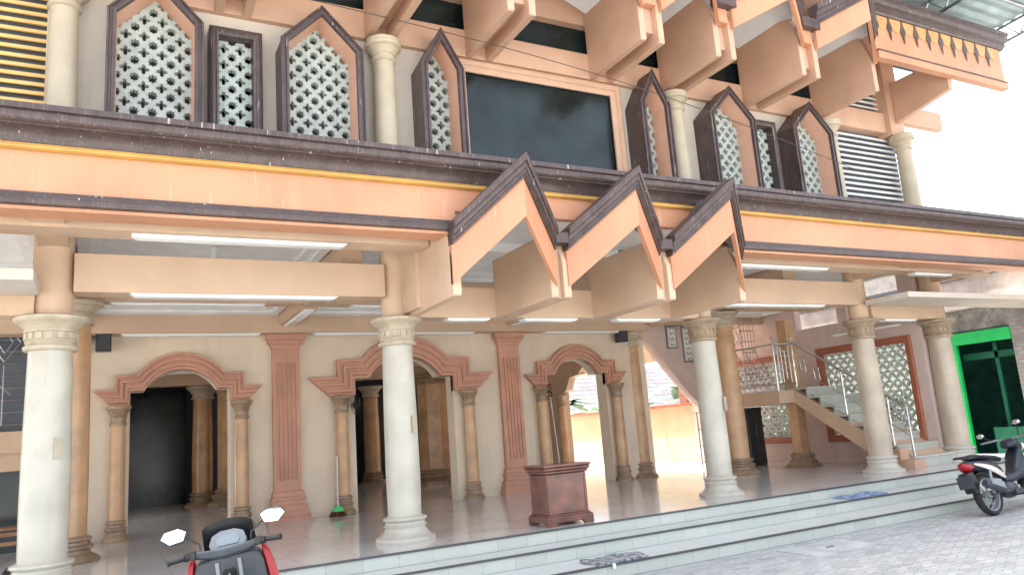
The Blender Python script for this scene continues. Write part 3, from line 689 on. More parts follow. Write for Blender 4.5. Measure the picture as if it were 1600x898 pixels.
# ---- right side wall with lattice panels
XR = 14.1
def fy(y): return y*.986
sw = MB()
wall_open_x(sw, 9.28, 12.30, 3.45, FL, XR, XR+.18, [(9.62, FL), (9.62, 1.0), (9.63, 2.83), (11.72, 2.83), (11.73, 1.0), (11.73, FL)])
wall_open_x(sw, 12.302, 16.2, 3.45, FL, XR, XR+.18, [(12.75, FL), (12.75, 1.0), (12.76, 2.83), (14.85, 2.83), (14.86, 1.0), (14.86, FL)])
sw.box(XR, 9.63, FL, XR+.18, 11.72, .99).box(XR, 12.76, FL, XR+.18, 14.85, .99)
sw.box(XR, 10.9, 3.452, XR+.18, 11.15, 4.28).box(XR, 9.28, 3.453, XR+.18, 9.62, 4.28)
sw.box(XR, 12.3, 3.453, XR+.18, 16.2, 4.28)
sw.build('wall', pinkwall, B)
for ya, yb in ((9.62, 11.73), (12.75, 14.86)):
    pth = [(ya, 1.0), (ya, 2.84), (yb, 2.84), (yb, 1.0)]
    root = sweep_xz(pth, [(-.03, .05), (.11, .0), (.11, -.04), (.09, -.055), (.0, -.05), (-.03, -.03)], closed=True, plane='yz', at=XR).build('window', frameor, B, origin=(XR, (ya+yb)/2, 2))
    lattice_mesh([(ya+.02, 1.02), (ya+.02, 2.82), (yb-.02, 2.82), (yb-.02, 1.02)], XR+.05, XR+.085, .20, plane='yz', kinds=('tri', 'cross'), hr=.45).build('screen', lattice2, root, ang=30)

# ================================================================== STAIRCASE
S = thing('staircase', (13.5, 10.2, FL), 'stone staircase with stainless handrail rising beside the lattice wall at the right of the porch', 'staircase')
NS, Y0s, Y1s, Z1s = 8, 9.02, 11.5, 2.1
dy = (Y1s-Y0s)/NS; dz = (Z1s-FL)/NS
tr = MB(); rs_ = MB()
for k in range(NS):
    y = Y0s+k*dy; z = FL+(k+1)*dz
    tr.box(12.88, y-.02, z-.035, XR-.003, y+dy+.005 if k < NS-1 else Y1s+.3, z)
    rs_.box(12.90, y, z-dz+.001, XR-.004, y+.05, z-.036)
tr.build('treads', tile_mat('stair_tread_tiles', (.50,.50,.44), (.3,.3,.27), .4, 2., (0,1), rough=.25, var=.03, vein=.3, vcol=(.36,.33,.27)), S)
rs_.build('risers', riser_m, S)
MB().prism([(Y0s+.06, FL+.001), (Y0s+.06, FL+.15), (Y1s, Z1s-.04), (Y1s, Z1s-.33), (Y0s+.45, FL+.001)], 12.84, XR-.005, 'x').build('flight_slab', beamp, S)
MB().box(12.55, 8.80, FL, 12.86, 9.10, FL+.17).box(12.62, 9.10, FL, 12.86, 9.28, FL+.36).build('stringer_block', upbeam, S)
MB().box(12.38, Y1s, 1.80, XR-.004, 13.45, 2.06).build('landing', beamp, S)
MB().box(12.42, Y1s+.30, 2.062, XR-.005, 13.4, 2.09).build('landing_floor', floor_m, S)
# second flight: solid flank rising to the left, curved underside
fl = [(12.6, 1.80), (12.1, 1.80), (11.7, 2.15), (11.2, 2.75), (10.85, 3.17), (10.65, 3.4), (10.4, 3.55), (10.4, 4.15), (12.6, 4.15)]
MB().prism(fl, 13.46, 13.62, 'y').build('flank_wall', pinkwall, S)
MB().prism([(12.6, 1.80), (12.1, 1.80), (11.2, 2.8), (10.55, 3.55), (10.55, 3.8), (12.4, 2.1)], 13.63, 14.6, 'y').xf(Matrix.Translation((.75, 0, 0))).build('flight_slab', pinkwall, S)
rl = thing_r = None
ra = MB()
def rail_part(name, paths, r=.02, m=steel, par=S):
    mb = MB()
    for p in paths: mb.tube(p, r, 10)
    return mb.build(name, m, par)
XH = 12.95
hr_ = rail_part('handrail', [[(XH, 11.5, 3.08), (XH, 9.12, 1.58), (XH, 9.06, 1.52), (XH, 9.05, .62)]], .024)
rail_part('post', [[(XH, 9.42, .85), (XH, 9.42, 1.76)]], .018); rail_part('post', [[(XH, 10.35, 1.45), (XH, 10.35, 2.34)]], .018)
rail_part('post', [[(XH, 11.5, 2.06), (XH, 11.5, 3.14)]], .022)
for k, h in enumerate((.30, .52, .72)):
    rail_part('rail_bar', [[(XH, 11.5, 3.08-h-.2*(k > 1)), (XH, 9.05, 1.54-h-.2*(k > 1))]], .009)
rail_part('baluster', [[(XH, 11.2-.33*i+.12*j, 2.4-.33*i*.63+.02), (XH, 11.2-.33*i+.02+.12*j, 2.68-.33*i*.63)] for i in range(3) for j in (0, 1)], .007)
for xx, yy in ((12.42, 11.53), (12.42, 13.3)):
    rail_part('post', [[(xx, yy, 2.06), (xx, yy, 3.14)]], .024)
MB().ell((12.42, 11.53, 3.17), (.035, .035, .04)).ell((XH, 11.5, 3.17), (.035, .035, .04)).build('finial', steel, S)
rail_part('rail_bar', [[(12.42, 11.53, 3.05), (XH, 11.5, 3.05)], [(12.42, 11.53, 2.2), (XH, 11.5, 2.2)], [(12.42, 11.53, 3.05), (12.42, 13.3, 3.05)], [(12.42, 11.53, 2.2), (12.42, 13.3, 2.2)]], .02)
rail_part('gate', [[(12.52, 11.52, 2.24), (12.52, 11.52, 3.0)], [(12.85, 11.52, 2.24), (12.85, 11.52, 3.0)], [(12.62, 11.52, 2.24), (12.62, 11.52, 3.0)], [(12.73, 11.52, 2.3), (12.73, 11.52, 2.9)]]+[[(12.52, 11.52, 2.3+.12*k), (12.85, 11.52, 2.3+.12*k)] for k in range(6)], .010)
rail_part('railing_grille', [[(12.42, 11.6+.28*k, 2.2), (12.42, 11.6+.28*k+.5 if 11.6+.28*k+.5 < 13.3 else 13.3, 3.05)] for k in range(6)]+[[(12.42, 11.53, 2.35+.12*k), (12.42, 13.3, 2.35+.12*k)] for k in range(3)], .009, darksteel)
# tall decorative grille above landing
gpa = [[(12.5, 13.3, 3.15), (12.5, 13.3, 4.15)], [(13.3, 13.3, 2.2), (13.3, 13.3, 4.15)], [(13.75, 13.3, 2.2), (13.75, 13.3, 4.15)], [(12.42, 13.3, 3.85), (12.8, 13.3, 4.05), (13.75, 13.3, 4.1)]]
for k in range(7):
    gpa.append([(12.45+.13*k, 13.3, 3.15+.02*k), (12.6+.13*k, 13.3, 3.40), (12.52+.13*k, 13.3, 3.62)])
    gpa.append([(13.3, 13.3, 2.3+.26*k), (13.75, 13.3, 2.3+.26*k)])
for k in range(4): gpa.append([(13.34+.1*k, 13.3, 2.2), (13.34+.1*k, 13.3, 4.1)])
gpa += [[(12.42, 13.3, 3.45), (13.3, 13.3, 3.7)], [(12.42, 13.3, 3.15), (13.75, 13.3, 3.15)]]
rail_part('stair_grille', gpa, .010, darksteel)

# ================================================================== strip lamps
def strip(x0, x1, y, z, label, along='x', wd=.17, slope=0.):
    h = .035; e = .05
    if along == 'x':
        mb = MB().loft([[(x0, y-wd/2, z), (x1, y-wd/2, z), (x1, y+wd/2, z), (x0, y+wd/2, z)], [(x0+e, y-wd/2+.02, z-h), (x1-e, y-wd/2+.02, z-h), (x1-e, y+wd/2-.02, z-h), (x0+e, y+wd/2-.02, z-h)]])
        c = ((x0+x1)/2, y, z)
    else:
        mb = MB().loft([[(y-wd/2, x0, z), (y+wd/2, x0, z), (y+wd/2, x1, z), (y-wd/2, x1, z)], [(y-wd/2+.02, x0+e, z-h), (y+wd/2-.02, x0+e, z-h), (y+wd/2-.02, x1-e, z-h), (y-wd/2+.02, x1-e, z-h)]])
        c = (y, (x0+x1)/2, z)
    tag(mb.build('strip_lamp', stripm, origin=c), label, 'strip lamp', 'white strip lamps under the porch beams')
Z = .002
strip(.15, 2.42, 9.02, 3.42-Z, 'white strip lamp under the front beam between the two nearest pale columns')
strip(.14, 2.33, 8.22, 3.87-Z, 'white strip lamp under the beam right behind the orange fascia, left bay')
strip(-.05, 2.0, 11.5, 3.78-Z, 'white strip lamp under the middle beam above the left doorway')
strip(.1, 2.25, 13.38, 3.62-Z, 'white strip lamp where the wall meets the beam above the left doorway')
strip(3.15, 6.3, 13.38, 3.62-Z, 'long white strip lamp on the wall beam above the wide central doorway')
strip(7.9, 10.0, 13.38, 3.62-Z, 'white strip lamp on the wall beam above the right doorway')
strip(11.6, 13.2, 2.69, 3.74-Z, 'short white strip lamp under the cross beam above the left salmon pilaster', 'y')
strip(11.8, 13.2, 7.12, 3.74-Z, 'short white strip lamp under the cross beam above the right salmon pilaster', 'y')
strip(9.5, 11.1, 7.12, 3.74-Z, 'white strip lamp under the front cross beam behind the second gable', 'y')
strip(3.85, 4.5, 9.05, 3.165-Z, 'white strip lamp under the front beam behind the left gable')
strip(5.0, 5.9, 9.05, 3.165-Z, 'white strip lamp under the front beam behind the middle gable')
strip(6.55, 7.4, 9.05, 3.165-Z, 'white strip lamp under the front beam behind the right gable')
strip(8.7, 11.1, 9.05, 3.42-Z, 'long white strip lamp under the front beam right of the three gables')
strip(7.8, 10.3, 8.22, 3.87-Z, 'white strip lamp behind the fascia just right of the gables')
strip(12.5, 13.6, 8.22, 3.87-Z, 'short white strip lamp behind the fascia above the far canopy slab')
strip(12.65, 13.6, 9.05, 3.175-Z, 'short white strip lamp under the beam between the two farthest pale columns')
strip(3.3, 3.9, 11.5, 3.78-Z, 'short white strip lamp under the middle beam behind the second pale column')
strip(.4, 2.4, 16.36, 3.298, 'white strip lamp on the hall beam seen through the left doorway arch')
strip(9.6, 11.2, 13.95, 3.18, 'white strip lamp high on the lattice side wall by the stairs', 'y')

# ================================================================== THINGS ON THE PORCH
# lectern
L = thing('lectern', (5.1, 8.62, FL), 'low reddish brown wooden lectern with stepped cornice standing at the porch edge', 'lectern')
cxl, cyl = 5.12, 8.62
def rbox(hx, hy, z0, z1, m=None):
    return MB().box(cxl-hx, cyl-hy, z0, cxl+hx, cyl+hy, z1)
b0 = MB()
b0.box(cxl-.34, cyl-.25, FL+.045, cxl+.34, cyl+.25, FL+.09)
for sx in (-1, 1):
    for sy in (-1, 1):
        b0.prism([(cxl+sx*.34, FL), (cxl+sx*.22, FL), (cxl+sx*.17, FL+.044), (cxl+sx*.34, FL+.044)], cyl+sy*.25, cyl+sy*.20, 'y')
b0.loft([[(cxl-a, cyl-b, z), (cxl+a, cyl-b, z), (cxl+a, cyl+b, z), (cxl-a, cyl+b, z)] for a, b, z in ((.34,.25,FL+.091),(.335,.245,FL+.11),(.315,.225,FL+.125),(.31,.22,FL+.14))])
MBx = b0.build('plinth', wood, L, bevel=.004)
bd = MB().box(cxl-.30, cyl-.21, FL+.141, cxl+.29, cyl+.21, FL+.625); bd.build('body', wood, L, bevel=.004)
fr = MB()
for a, b, c, d in ((-.29,.29,.145,.175),(-.29,.29,.595,.623),(-.29,-.26,.176,.594),(.26,.29,.176,.594)): fr.box(cxl+a, cyl-.218, FL+c, cxl+b, cyl-.2105, FL+d)
fr.build('panel_frame', wood, L, bevel=.002)
MB().loft([[(cxl-a, cyl-b, z), (cxl+a, cyl-b, z), (cxl+a, cyl+b, z), (cxl-a, cyl+b, z)] for a, b, z in ((.29,.21,FL+.626),(.315,.235,FL+.64),(.315,.235,FL+.66),(.325,.245,FL+.665),(.34,.26,FL+.68),(.34,.26,FL+.70),(.33,.25,FL+.703),(.35,.27,FL+.72),(.35,.27,FL+.745))]).build('top', wood, L, bevel=.003)

# speakers
def speaker(x, y, z, label):
    t = thing('loudspeaker', (x, y, z), label, 'loudspeaker')
    MB().box(x-.11, y-.20, z-.14, x+.11, y-.0, z+.14).build('cabinet', blackp, t, bevel=.012)
    MB().box(x-.09, y-.207, z-.12, x+.09, y-.2005, z+.12).build('front_grille', darkp, t)
    MB().box(x-.03, y-.0, z-.04, x+.03, y+.11, z+.04).build('wall_bracket', darksteel, t)
speaker(-.13, YW-.12, 3.49, 'small black loudspeaker on the wall left of the left doorway')
speaker(9.87, YW-.12, 3.52, 'small black loudspeaker on the wall by the corner column right of the right doorway')
# wall fan in central doorway
t = thing('wall_fan', (3.86, 13.52, 2.35), 'round dark wall fan beside the left jamb of the central doorway', 'fan')
mb = MB()
for k in range(3):
    rr = .17-.05*k; mb.tube([(3.9+rr*math.cos(a)*.5, 13.45-.05*k, 2.33+rr*math.sin(a)) for a in [2*PI*i/20 for i in range(21)]], .005, 6)
for i in range(12): a = 2*PI*i/12; mb.tube([(3.9, 13.36, 2.33), (3.9+.085*math.cos(a), 13.45, 2.33+.17*math.sin(a))], .003, 5)
mb.build('cage', blackp, t); MB().ell((3.9, 13.5, 2.33), (.05, .08, .06)).build('motor', blackp, t)
# broom
t = thing('broom', (3.43, 13.28, FL), 'broom with green head and brown bristles leaning by the central doorway', 'broom')
MB().tube([(3.46, 13.22, FL+.15), (3.52, 13.42, FL+1.0)], .012, 8).build('handle', paper, t)
MB().loft([[(3.34, 13.16, FL+.08), (3.56, 13.16, FL+.08), (3.56, 13.24, FL+.08), (3.34, 13.24, FL+.08)], [(3.41, 13.17, FL+.17), (3.50, 13.17, FL+.17), (3.50, 13.24, FL+.17), (3.41, 13.24, FL+.17)]]).build('head', greenb, t, bevel=.01)
br = MB()
for i in range(60):
    x = 3.33+.24*random.random(); y = 13.15+.1*random.random(); br.tube([(x, y, FL+.085), (x+(x-3.45)*.35, y-.03+.02*random.random(), FL+.005)], .006, 4)
br.build('bristles', bristle, t)
# second broom stick near right doorway
t = thing('duster', (7.93, 13.3, 1.6), 'long thin stick with a dark feathery head leaning by the right doorway column', 'duster')
MB().tube([(7.99, 13.26, FL+.02), (7.90, 13.34, 2.45)], .008, 8).build('handle', paper, t)
mb = MB()
for i in range(50):
    a = random.random()*2*PI; z = 2.25+.3*random.random(); mb.tube([(7.90, 13.33, z), (7.90+.055*math.cos(a), 13.33+.055*math.sin(a), z-.03)], .008, 4)
mb.build('head', bristle, t)
# door mats on steps
def doormat(x, y, z, hx, hy, rot, m, label, nm='doormat'):
    mb = MB(); N, K = 14, 8; random.seed(int(x*10))
    ph = random.random()*6
    top = []
    for j in range(K+1):
        row = []
        for i in range(N+1):
            u = -1+2*i/N; v = -1+2*j/K
            row.append((u*hx+.02*math.sin(v*4+ph), v*hy+.015*math.sin(u*5+ph), .012+.012*math.sin(u*5+ph)*math.sin(v*4+1)+.010*random.random()))
        top.append(row)
    vs = [p for r in top for p in r]+[(p[0], p[1], .001) for r in top for p in r]; n = (N+1)*(K+1); fs = []
    for j in range(K):
        for i in range(N):
            a = j*(N+1)+i; fs.append((a, a+1, a+N+2, a+N+1)); fs.append((n+a, n+a+N+1, n+a+N+2, n+a+1))
    for i in range(N): fs.append((i, n+i, n+i+1, i+1)); a = K*(N+1)+i; fs.append((a, a+1, n+a+1, n+a))
    for j in range(K): a = j*(N+1); fs.append((a, a+N+1, n+a+N+1, n+a)); a += N; fs.append((a, n+a, n+a+N+1, a+N+1))
    mb.add(vs, fs); c, s = math.cos(rot), math.sin(rot)
    mb.v = [(x+p[0]*c-p[1]*s, y+p[0]*s+p[1]*c, z+p[2]) for p in mb.v]
    return tag(mb.build(nm, m, origin=(x, y, z)), label, 'doormat')
d1 = doormat(5.05, 7.40, .152, .36, .20, R_(4), matgrey, 'grey and black speckled doormat lying on the lowest step')
MB().box(4.86, 7.165, .15, 4.90, 7.20, .157).box(4.86, 7.160, .105, 4.90, 7.169, .157).build('tag', paper, d1)
doormat(10.05, 8.02, .302, .42, .17, R_(3), matblue, 'crumpled blue and white doormat lying on the upper step')
# sandals at left
t = thing('sandals', (-1.2, 10.9, FL), 'pair of dark sandals on the floor left of the nearest column', 'sandals')
for dx in (0, .13):
    MB().ell((-1.16+dx, 10.9+dx*.3, FL+.022), (.05, .13, .02)).build('sole', blackp, t); MB().tube([(-1.21+dx, 10.93+dx*.3, FL+.02), (-1.16+dx, 10.95+dx*.3, FL+.07), (-1.11+dx, 10.93+dx*.3, FL+.02)], .012, 6).build('strap', blackp, t)
# bench at left
t = thing('wooden_bench', (-1.6, 12.6, FL), 'low light wooden bench in front of the dark glass at the far left', 'bench')
for z in (.32, .20): MB().box(-2.2, 12.48, FL+z, -1.02, 12.51, FL+z+.05).build('rail', lightwood, t)
MB().box(-2.2, 12.46, FL+.40, -1.0, 12.8, FL+.43).build('seat', lightwood, t, bevel=.004)
for x in (-2.15, -1.05):
    for y in (12.49, 12.76): MB().box(x-.02, y-.02, FL, x+.02, y+.02, FL+.398).build('leg', lightwood, t)
# calligraphy pictures on stair flank
def picture(x0, x1, z0, z1, label, k):
    t = thing('framed_calligraphy', ((x0+x1)/2, 13.45, (z0+z1)/2), label, 'picture')
    sweep_xz([(x0, z0), (x0, z1), (x1, z1), (x1, z0)], [(0, 0), (0, -.03), (-.03, -.035), (-.045, -.02), (-.045, 0)], closed=True, at=13.455).build('frame', darksteel, t)
    MB().box(x0+.03, 13.44, z0+.03, x1-.03, 13.452, z1-.03).build('sheet', paper, t)
    mb = MB(); random.seed(k)
    n = int((z1-z0)/.12)
    for i in range(n):
        zc = z0+.09+i*(z1-z0-.15)/max(1, n-1); xm = (x0+x1)/2
        pts = [(xm-.07+.14*j/6+.01*random.random(), 13.437, zc+.035*math.sin(j*1.7+random.random())) for j in range(7)]
        mb.tube(pts, .006, 5)
    mb.build('script', ink, t)
picture(11.17, 11.48, 3.22, 3.76, 'smaller framed sheet of dark calligraphy on the stair flank', 3)
picture(11.62, 11.92, 2.9, 3.74, 'taller framed sheet of calligraphy partly behind the third pale column', 5)
# dark cabinet and shelf under landing
t = thing('cabinet', (13.6, 13.0, FL), 'tall dark cabinet standing under the stair landing by the small lattice', 'cabinet')
MB().box(13.05, 13.15, FL+.03, 13.5, 13.42, 1.74).build('body', darkroom, t, bevel=.005)
MB().box(13.03, 13.13, 1.741, 13.52, 13.43, 1.77).build('top', blackp, t); MB().box(13.06, 13.16, FL, 13.49, 13.4, FL+.029).build('plinth', blackp, t)
MB().box(13.27, 13.142, FL+.06, 13.275, 13.149, 1.72).box(13.24, 13.13, 1.1, 13.255, 13.149, 1.25).build('handle', darksteel, t)
t = thing('shelf_rack', (12.4, 13.4, FL), 'open metal rack of dark goods behind the tan column', 'shelf')
MB().tube([(12.2, 13.6, FL), (12.2, 13.6, 1.75)], .015).tube([(12.9, 13.6, FL), (12.9, 13.6, 1.75)], .015).tube([(12.2, 13.9, FL), (12.2, 13.9, 1.75)], .015).tube([(12.9, 13.9, FL), (12.9, 13.9, 1.75)], .015).build('frame', darksteel, t)
for k in range(4):
    MB().box(12.18, 13.58, FL+.15+.38*k, 12.92, 13.92, FL+.17+.38*k).build('shelf', darksteel, t)
    for j in range(4):
        x = 12.25+.17*j; hh = .12+.15*random.random()
        tag(MB().box(x, 13.65, FL+.171+.38*k, x+.12, 13.85, FL+.171+.38*k+hh).build('storage_box', random.choice([darkroom, blackp, lightwood, navy, darkp]), bevel=.006), 'small dark box on the open metal rack behind the tan column', 'box', 'boxes on the metal rack')

# ================================================================== OUTSIDE: yard wall, house, plants
t = thing('boundary_wall', (14.2, 21, 0), 'sunlit cream boundary wall with red brown coping beyond the right doorway', 'wall')
MB().box(14.1, 16.21, .1, 14.25, 34, 1.13).build('lower_wall', paleyard, t); MB().box(14.11, 16.21, 1.131, 14.25, 34, 1.98).build('upper_wall', yardwall, t)
MB().box(14.05, 16.2, 1.981, 14.30, 34, 2.06).build('coping', capred, t)
t = thing('tiled_house', (24, 32, 0), 'house with dark grey tiled roof behind the boundary wall', 'house')
MB().box(17, 30, 0, 34, 38, 2.4).build('wall', yardwall, t)
MB().add([(15.5, 28.5, 2.2), (35, 28.5, 2.2), (35, 33.5, 4.6), (17.5, 33.5, 4.6), (35, 38.6, 2.2), (15.5, 38.6, 2.2)], [(0,1,2,3),(3,2,4,5),(0,3,5),(1,4,2),(0,5,4,1)]).build('roof', rooft_m, t)
def banana(x, y, h, n, label, lm=leafm):
    t = thing('banana_plant', (x, y, 0), label, 'banana plant', 'banana plants behind the boundary wall')
    MB().tube([(x, y, 0), (x+.05, y, h*.5), (x, y, h)], .1, 10, rs=[.13, .11, .07]).build('stem', stemm, t)
    for k in range(n):
        a = 2*PI*k/n+random.random()*.6; Ln = 1.1+.6*random.random(); el = .35+.7*random.random(); pts = []
        for i in range(9):
            s_ = i/8; r = Ln*s_*math.cos(el*(1-.5*s_)); z = h-.1+Ln*(math.sin(el)*s_*1.2-.75*s_*s_)
            pts.append(Vector((x+r*math.cos(a), y+r*math.sin(a), z)))
        side = Vector((-math.sin(a), math.cos(a), 0)); mb = MB(); vs = []
        for i, p in enumerate(pts):
            wd = .24*math.sin(PI*min(1, (i/8)*.92+.05))**.7
            vs += [p-side*wd-Vector((0, 0, wd*.35)), p, p+side*wd-Vector((0, 0, wd*.35))]
        fs = []
        for i in range(8): fs += [(i*3, i*3+1, i*3+4, i*3+3), (i*3+1, i*3+2, i*3+5, i*3+4)]
        mb.add(vs, fs); mb.build('leaf', lm, t)
banana(15.2, 22.4, 2.0, 9, 'broad leaved banana plant seen through the right doorway')
banana(15.6, 20.8, 1.9, 8, 'banana plant in front of the tiled roof, between column and doorway')
banana(15.0, 24.3, 2.5, 9, 'taller banana plant farther back behind the boundary wall')
banana(15.3, 17.9, 2.6, 7, 'banana plant with thick brown stem beside the stair underside')
# leafy shrub seen through lattice
def shrub(x, y, r, h, n, label, m=leafy):
    t = thing('leafy_shrub', (x, y, 0), label, 'shrub', 'shrubs between the lattice wall and the green room')
    mb = MB()
    for k in range(9): a = 2*PI*k/9; mb.tube([(x, y, 0), (x+.4*r*math.cos(a), y+.4*r*math.sin(a), h*.5), (x+.7*r*math.cos(a), y+.7*r*math.sin(a), h*.85)], .02, 5)
    mb.build('stem', stemm, t); mb = MB()
    for k in range(n):
        a = random.random()*2*PI; rr = r*math.sqrt(random.random()); z = .3+h*random.random(); c = Vector((x+rr*math.cos(a), y+rr*math.sin(a), z))
        d = Vector((random.uniform(-1, 1), random.uniform(-1, 1), random.uniform(-.4, .6))).normalized()*.11; s_ = d.cross(Vector((random.uniform(-1, 1), random.uniform(-1, 1), 1))).normalized()*.045
        mb.add([c-d, c+s_, c+d, c-s_], [(0, 1, 2, 3)])
    mb.build('foliage', m, t)
shrub(15.2, 11.2, .55, 1.6, 500, 'green shrub glimpsed through the large lattice panel')
shrub(15.1, 13.9, .6, 1.4, 500, 'green shrub glimpsed through the lattice panel by the landing')

# green-framed neighbour building
t = thing('neighbour_building', (18, 10, 0), 'weathered concrete building with bright green doorway at the right', 'building')
XN = 17.0
nb = MB(); nb.box(XN, 10.55, 0, XN+.3, 16, 3.6).box(XN, 9.18, 3.10, XN+.3, 10.548, 3.6)
nb.build('wall', concdirty, t)
MB().box(XN-.02, 10.8, 0, XN-.001, 16, 3.5).build('brightening_skin', mat('pale_green_brightener', (.62,.72,.60), .8, noise=.1), t)  # pale skin added to brighten the view through the lattice
MB().box(XN-.02, 8.35, 0, XN+.3, 9.17, 3.6).build('brick_pier', brickx_m, t)
MB().box(XN-.25, 5.0, 3.58, XN+.4, 17, 4.22).build('parapet', concrete, t)
MB().box(XN-.28, 4.9, 4.225, XN+3.4, 17, 4.30).build('roof', slat_d, t)
MB().box(XN, 2.0, 0, XN+.3, 8.345, 3.58).build('wall', concrete, t)
fg = MB(); fg.box(XN-.04, 9.18, 2.80, XN+.06, 10.53, 3.06).box(XN-.04, 10.40, 0, XN+.06, 10.53, 2.799)
fg.build('door_frame', greenp, t)
MB().box(XN+.3, 9.19, 3.07, XN+.32, 10.5, 3.098).box(XN+.35, 9.72, 0, XN+.42, 9.80, 2.79).box(XN+.35, 9.2, 2.45, XN+.42, 10.5, 2.60).build('door_mullion', dkgreen, t)
MB().box(XN+3, 8.4, 0, XN+3.1, 13, 3.5).box(XN+.31, 8.3, 0, XN+3, 8.4, 3.5).box(XN+.31, 12.9, 0, XN+3, 13, 3.5).box(XN+.31, 8.41, 3.4, XN+3, 12.89, 3.5).build('room', mat('green_room_paint', (.05,.22,.17), .6, noise=.2), t)
MB().box(XN-.03, 9.2, .0, XN+.0, 9.9, .95).build('half_door', dkgreen, t)
t = thing('brick_outbuilding', (17, 15, 0), 'red brick wall top glimpsed above the lattice wall', 'building')
MB().box(14.6, 17.0, 0, 22, 17.3, 4.3).build('wall', brick_m, t)
MB().box(14.5, 16.9, 4.301, 22.1, 17.5, 4.42).build('coping', concrete, t)
t = thing('distant_house', (30, 18, 0), 'low house with dark roof showing just above the cornice at the far right', 'house')
MB().box(24, 14, 0, 34, 22, 6.6).build('wall', concrete, t)
MB().add([(23, 13, 6.6), (35, 13, 6.6), (35, 18, 8.6), (23, 18, 8.6), (35, 23, 6.6), (23, 23, 6.6)], [(0,1,2,3),(3,2,4,5),(0,3,5),(1,4,2),(0,5,4,1)]).build('roof', rooft_m, t)

# corrugated canopy over the forecourt
t = thing('sheet_metal_canopy', (14, 7, 10), 'corrugated metal canopy on thin trusses above the right eave', 'canopy')
cv = []; xs = []
N = 84; ya, yb = 3.6, 9.0
vs = []; fs = []
for j in range(N+1):
    y = ya+(yb-ya)*j/N; z = 9.62+.07*(9-y)-(.03 if j % 4 in (0, 1) else 0)
    vs += [(11.8, y, z), (17.3, y, z)]
for j in range(N): fs.append((2*j, 2*j+1, 2*j+3, 2*j+2))
MB().add(vs, fs).build('sheet', sheet, t)
tm = MB()
def zs_(y): return 9.62+.07*(9-y)-.07
for x in (17.28, 14.6, 11.9):
    tm.tube([(x, 3.6, zs_(3.6)), (x, 9.0, zs_(9))], .03, 6).tube([(x, 3.6, zs_(3.6)-.35), (x, 9.0, zs_(9)-.35)], .03, 6)
    for k in range(10):
        y = 3.6+k*.54; tm.tube([(x, y, zs_(y)-.35), (x, y+.27, zs_(y+.27)), (x, y+.54, zs_(y+.54)-.35)], .018, 5)
for y in (3.7, 5.0, 6.3, 7.6, 8.9): tm.tube([(11.8, y, zs_(y)+.02), (17.3, y, zs_(y)+.02)], .03, 6)
tm.build('truss', darksteel, t)
MB().box(12.0, 8.8, 9.1, 12.1, 8.9, 9.56).build('post', darksteel, t)
# overhead cable
cbl = [(-.5+ (12.6)*k/24, 8.55-.1*k/24, 7.25-1.55*(k/24)-.42*math.sin(PI*k/24)*0.25) for k in range(25)]
P0, P1 = Vector((1.4, 8.6, 7.16)), Vector((11.6, 8.2, 5.66)); pts = []
for k in range(25):
    s_ = k/24; p = P0.lerp(P1, s_); p.z += .28*math.sin(PI*s_); pts.append(p)
tag(MB().tube(pts, .006, 6).build('overhead_cable', rope, origin=P0), 'thin dark cable slung across the upper facade', 'cable')

# ================================================================== VEHICLES
def wheel(par, r, wdt, c, ax, tname='wheel'):
    """wheel in local frame: axle along y"""
    w_ = MB(); n = 28; prof = [(r-.055, -wdt*.42), (r-.02, -wdt*.5), (r, -wdt*.2), (r, wdt*.2), (r-.02, wdt*.5), (r-.055, wdt*.42)]
    rings = []
    for i in range(n+1):
        a = 2*PI*i/n; rings.append([(c[0]+q*math.cos(a), c[1]+y, c[2]+q*math.sin(a)) for q, y in prof])
    w_.loft(rings, caps=False); tyre = w_
    wh = MB(); prof2 = [(r-.055, -wdt*.36), (r-.075, -wdt*.30), (r-.075, wdt*.30), (r-.055, wdt*.36)]
    rings = [[(c[0]+q*math.cos(2*PI*i/n), c[1]+y, c[2]+q*math.sin(2*PI*i/n)) for q, y in prof2] for i in range(n+1)]
    wh.loft(rings, caps=False)
    for k in range(5):
        a = 2*PI*k/5; 
        for da in (-.13, .13): wh.tube([(c[0]+.03*math.cos(a), c[1], c[2]+.03*math.sin(a)), (c[0]+(r-.07)*math.cos(a+da), c[1], c[2]+(r-.07)*math.sin(a+da))], .009, 6)
    st = len(wh.v); wh.lathe([(.05, -.045), (.055, -.03), (.055, .03), (.05, .045)], seg=16)
    for i in range(st, len(wh.v)): p = wh.v[i]; wh.v[i] = (c[0]+p[0], c[1]+p[2], c[2]+p[1])
    o = wh.build('wheel', silver, par); tyre.build('tyre', rubber, o)
    return o
def finish_vehicle(root, loc, rotz, rot=None):
    root.location = loc; root.rotation_euler = rot or (0, 0, rotz)

# --- underbone motorcycle at right (local x forward, z up, rear wheel at origin x=0)
T = thing('motorcycle', (0, 0, 0), 'dark blue and white underbone motorcycle parked beside the steps at the far right', 'motorcycle')
wheel(T, .285, .10, (0, 0, .285), 'y'); wheel(T, .285, .085, (1.23, 0, .285), 'y')
def body(rows, name, m, par, sub=1):
    """rows: (x, z_low, z_high, half width)"""
    mb = MB(); rings = []
    for x, zl, zh, w2 in rows:
        zm = (zl+zh)/2
        rings.append([(x, -w2*.55, zl), (x, w2*.55, zl), (x, w2, zm-(zh-zl)*.1), (x, w2*.85, zh-(zh-zl)*.12), (x, w2*.35, zh), (x, -w2*.35, zh), (x, -w2*.85, zh-(zh-zl)*.12), (x, -w2, zm-(zh-zl)*.1)])
    mb.loft(rings); return mb.build(name, m, par, sub=sub)
body([(-.36,.70,.755,.05),(-.30,.62,.77,.09),(-.1,.60,.775,.115),(.15,.56,.76,.12),(.4,.48,.70,.10),(.52,.42,.60,.06)], 'tail_body', navy, T)
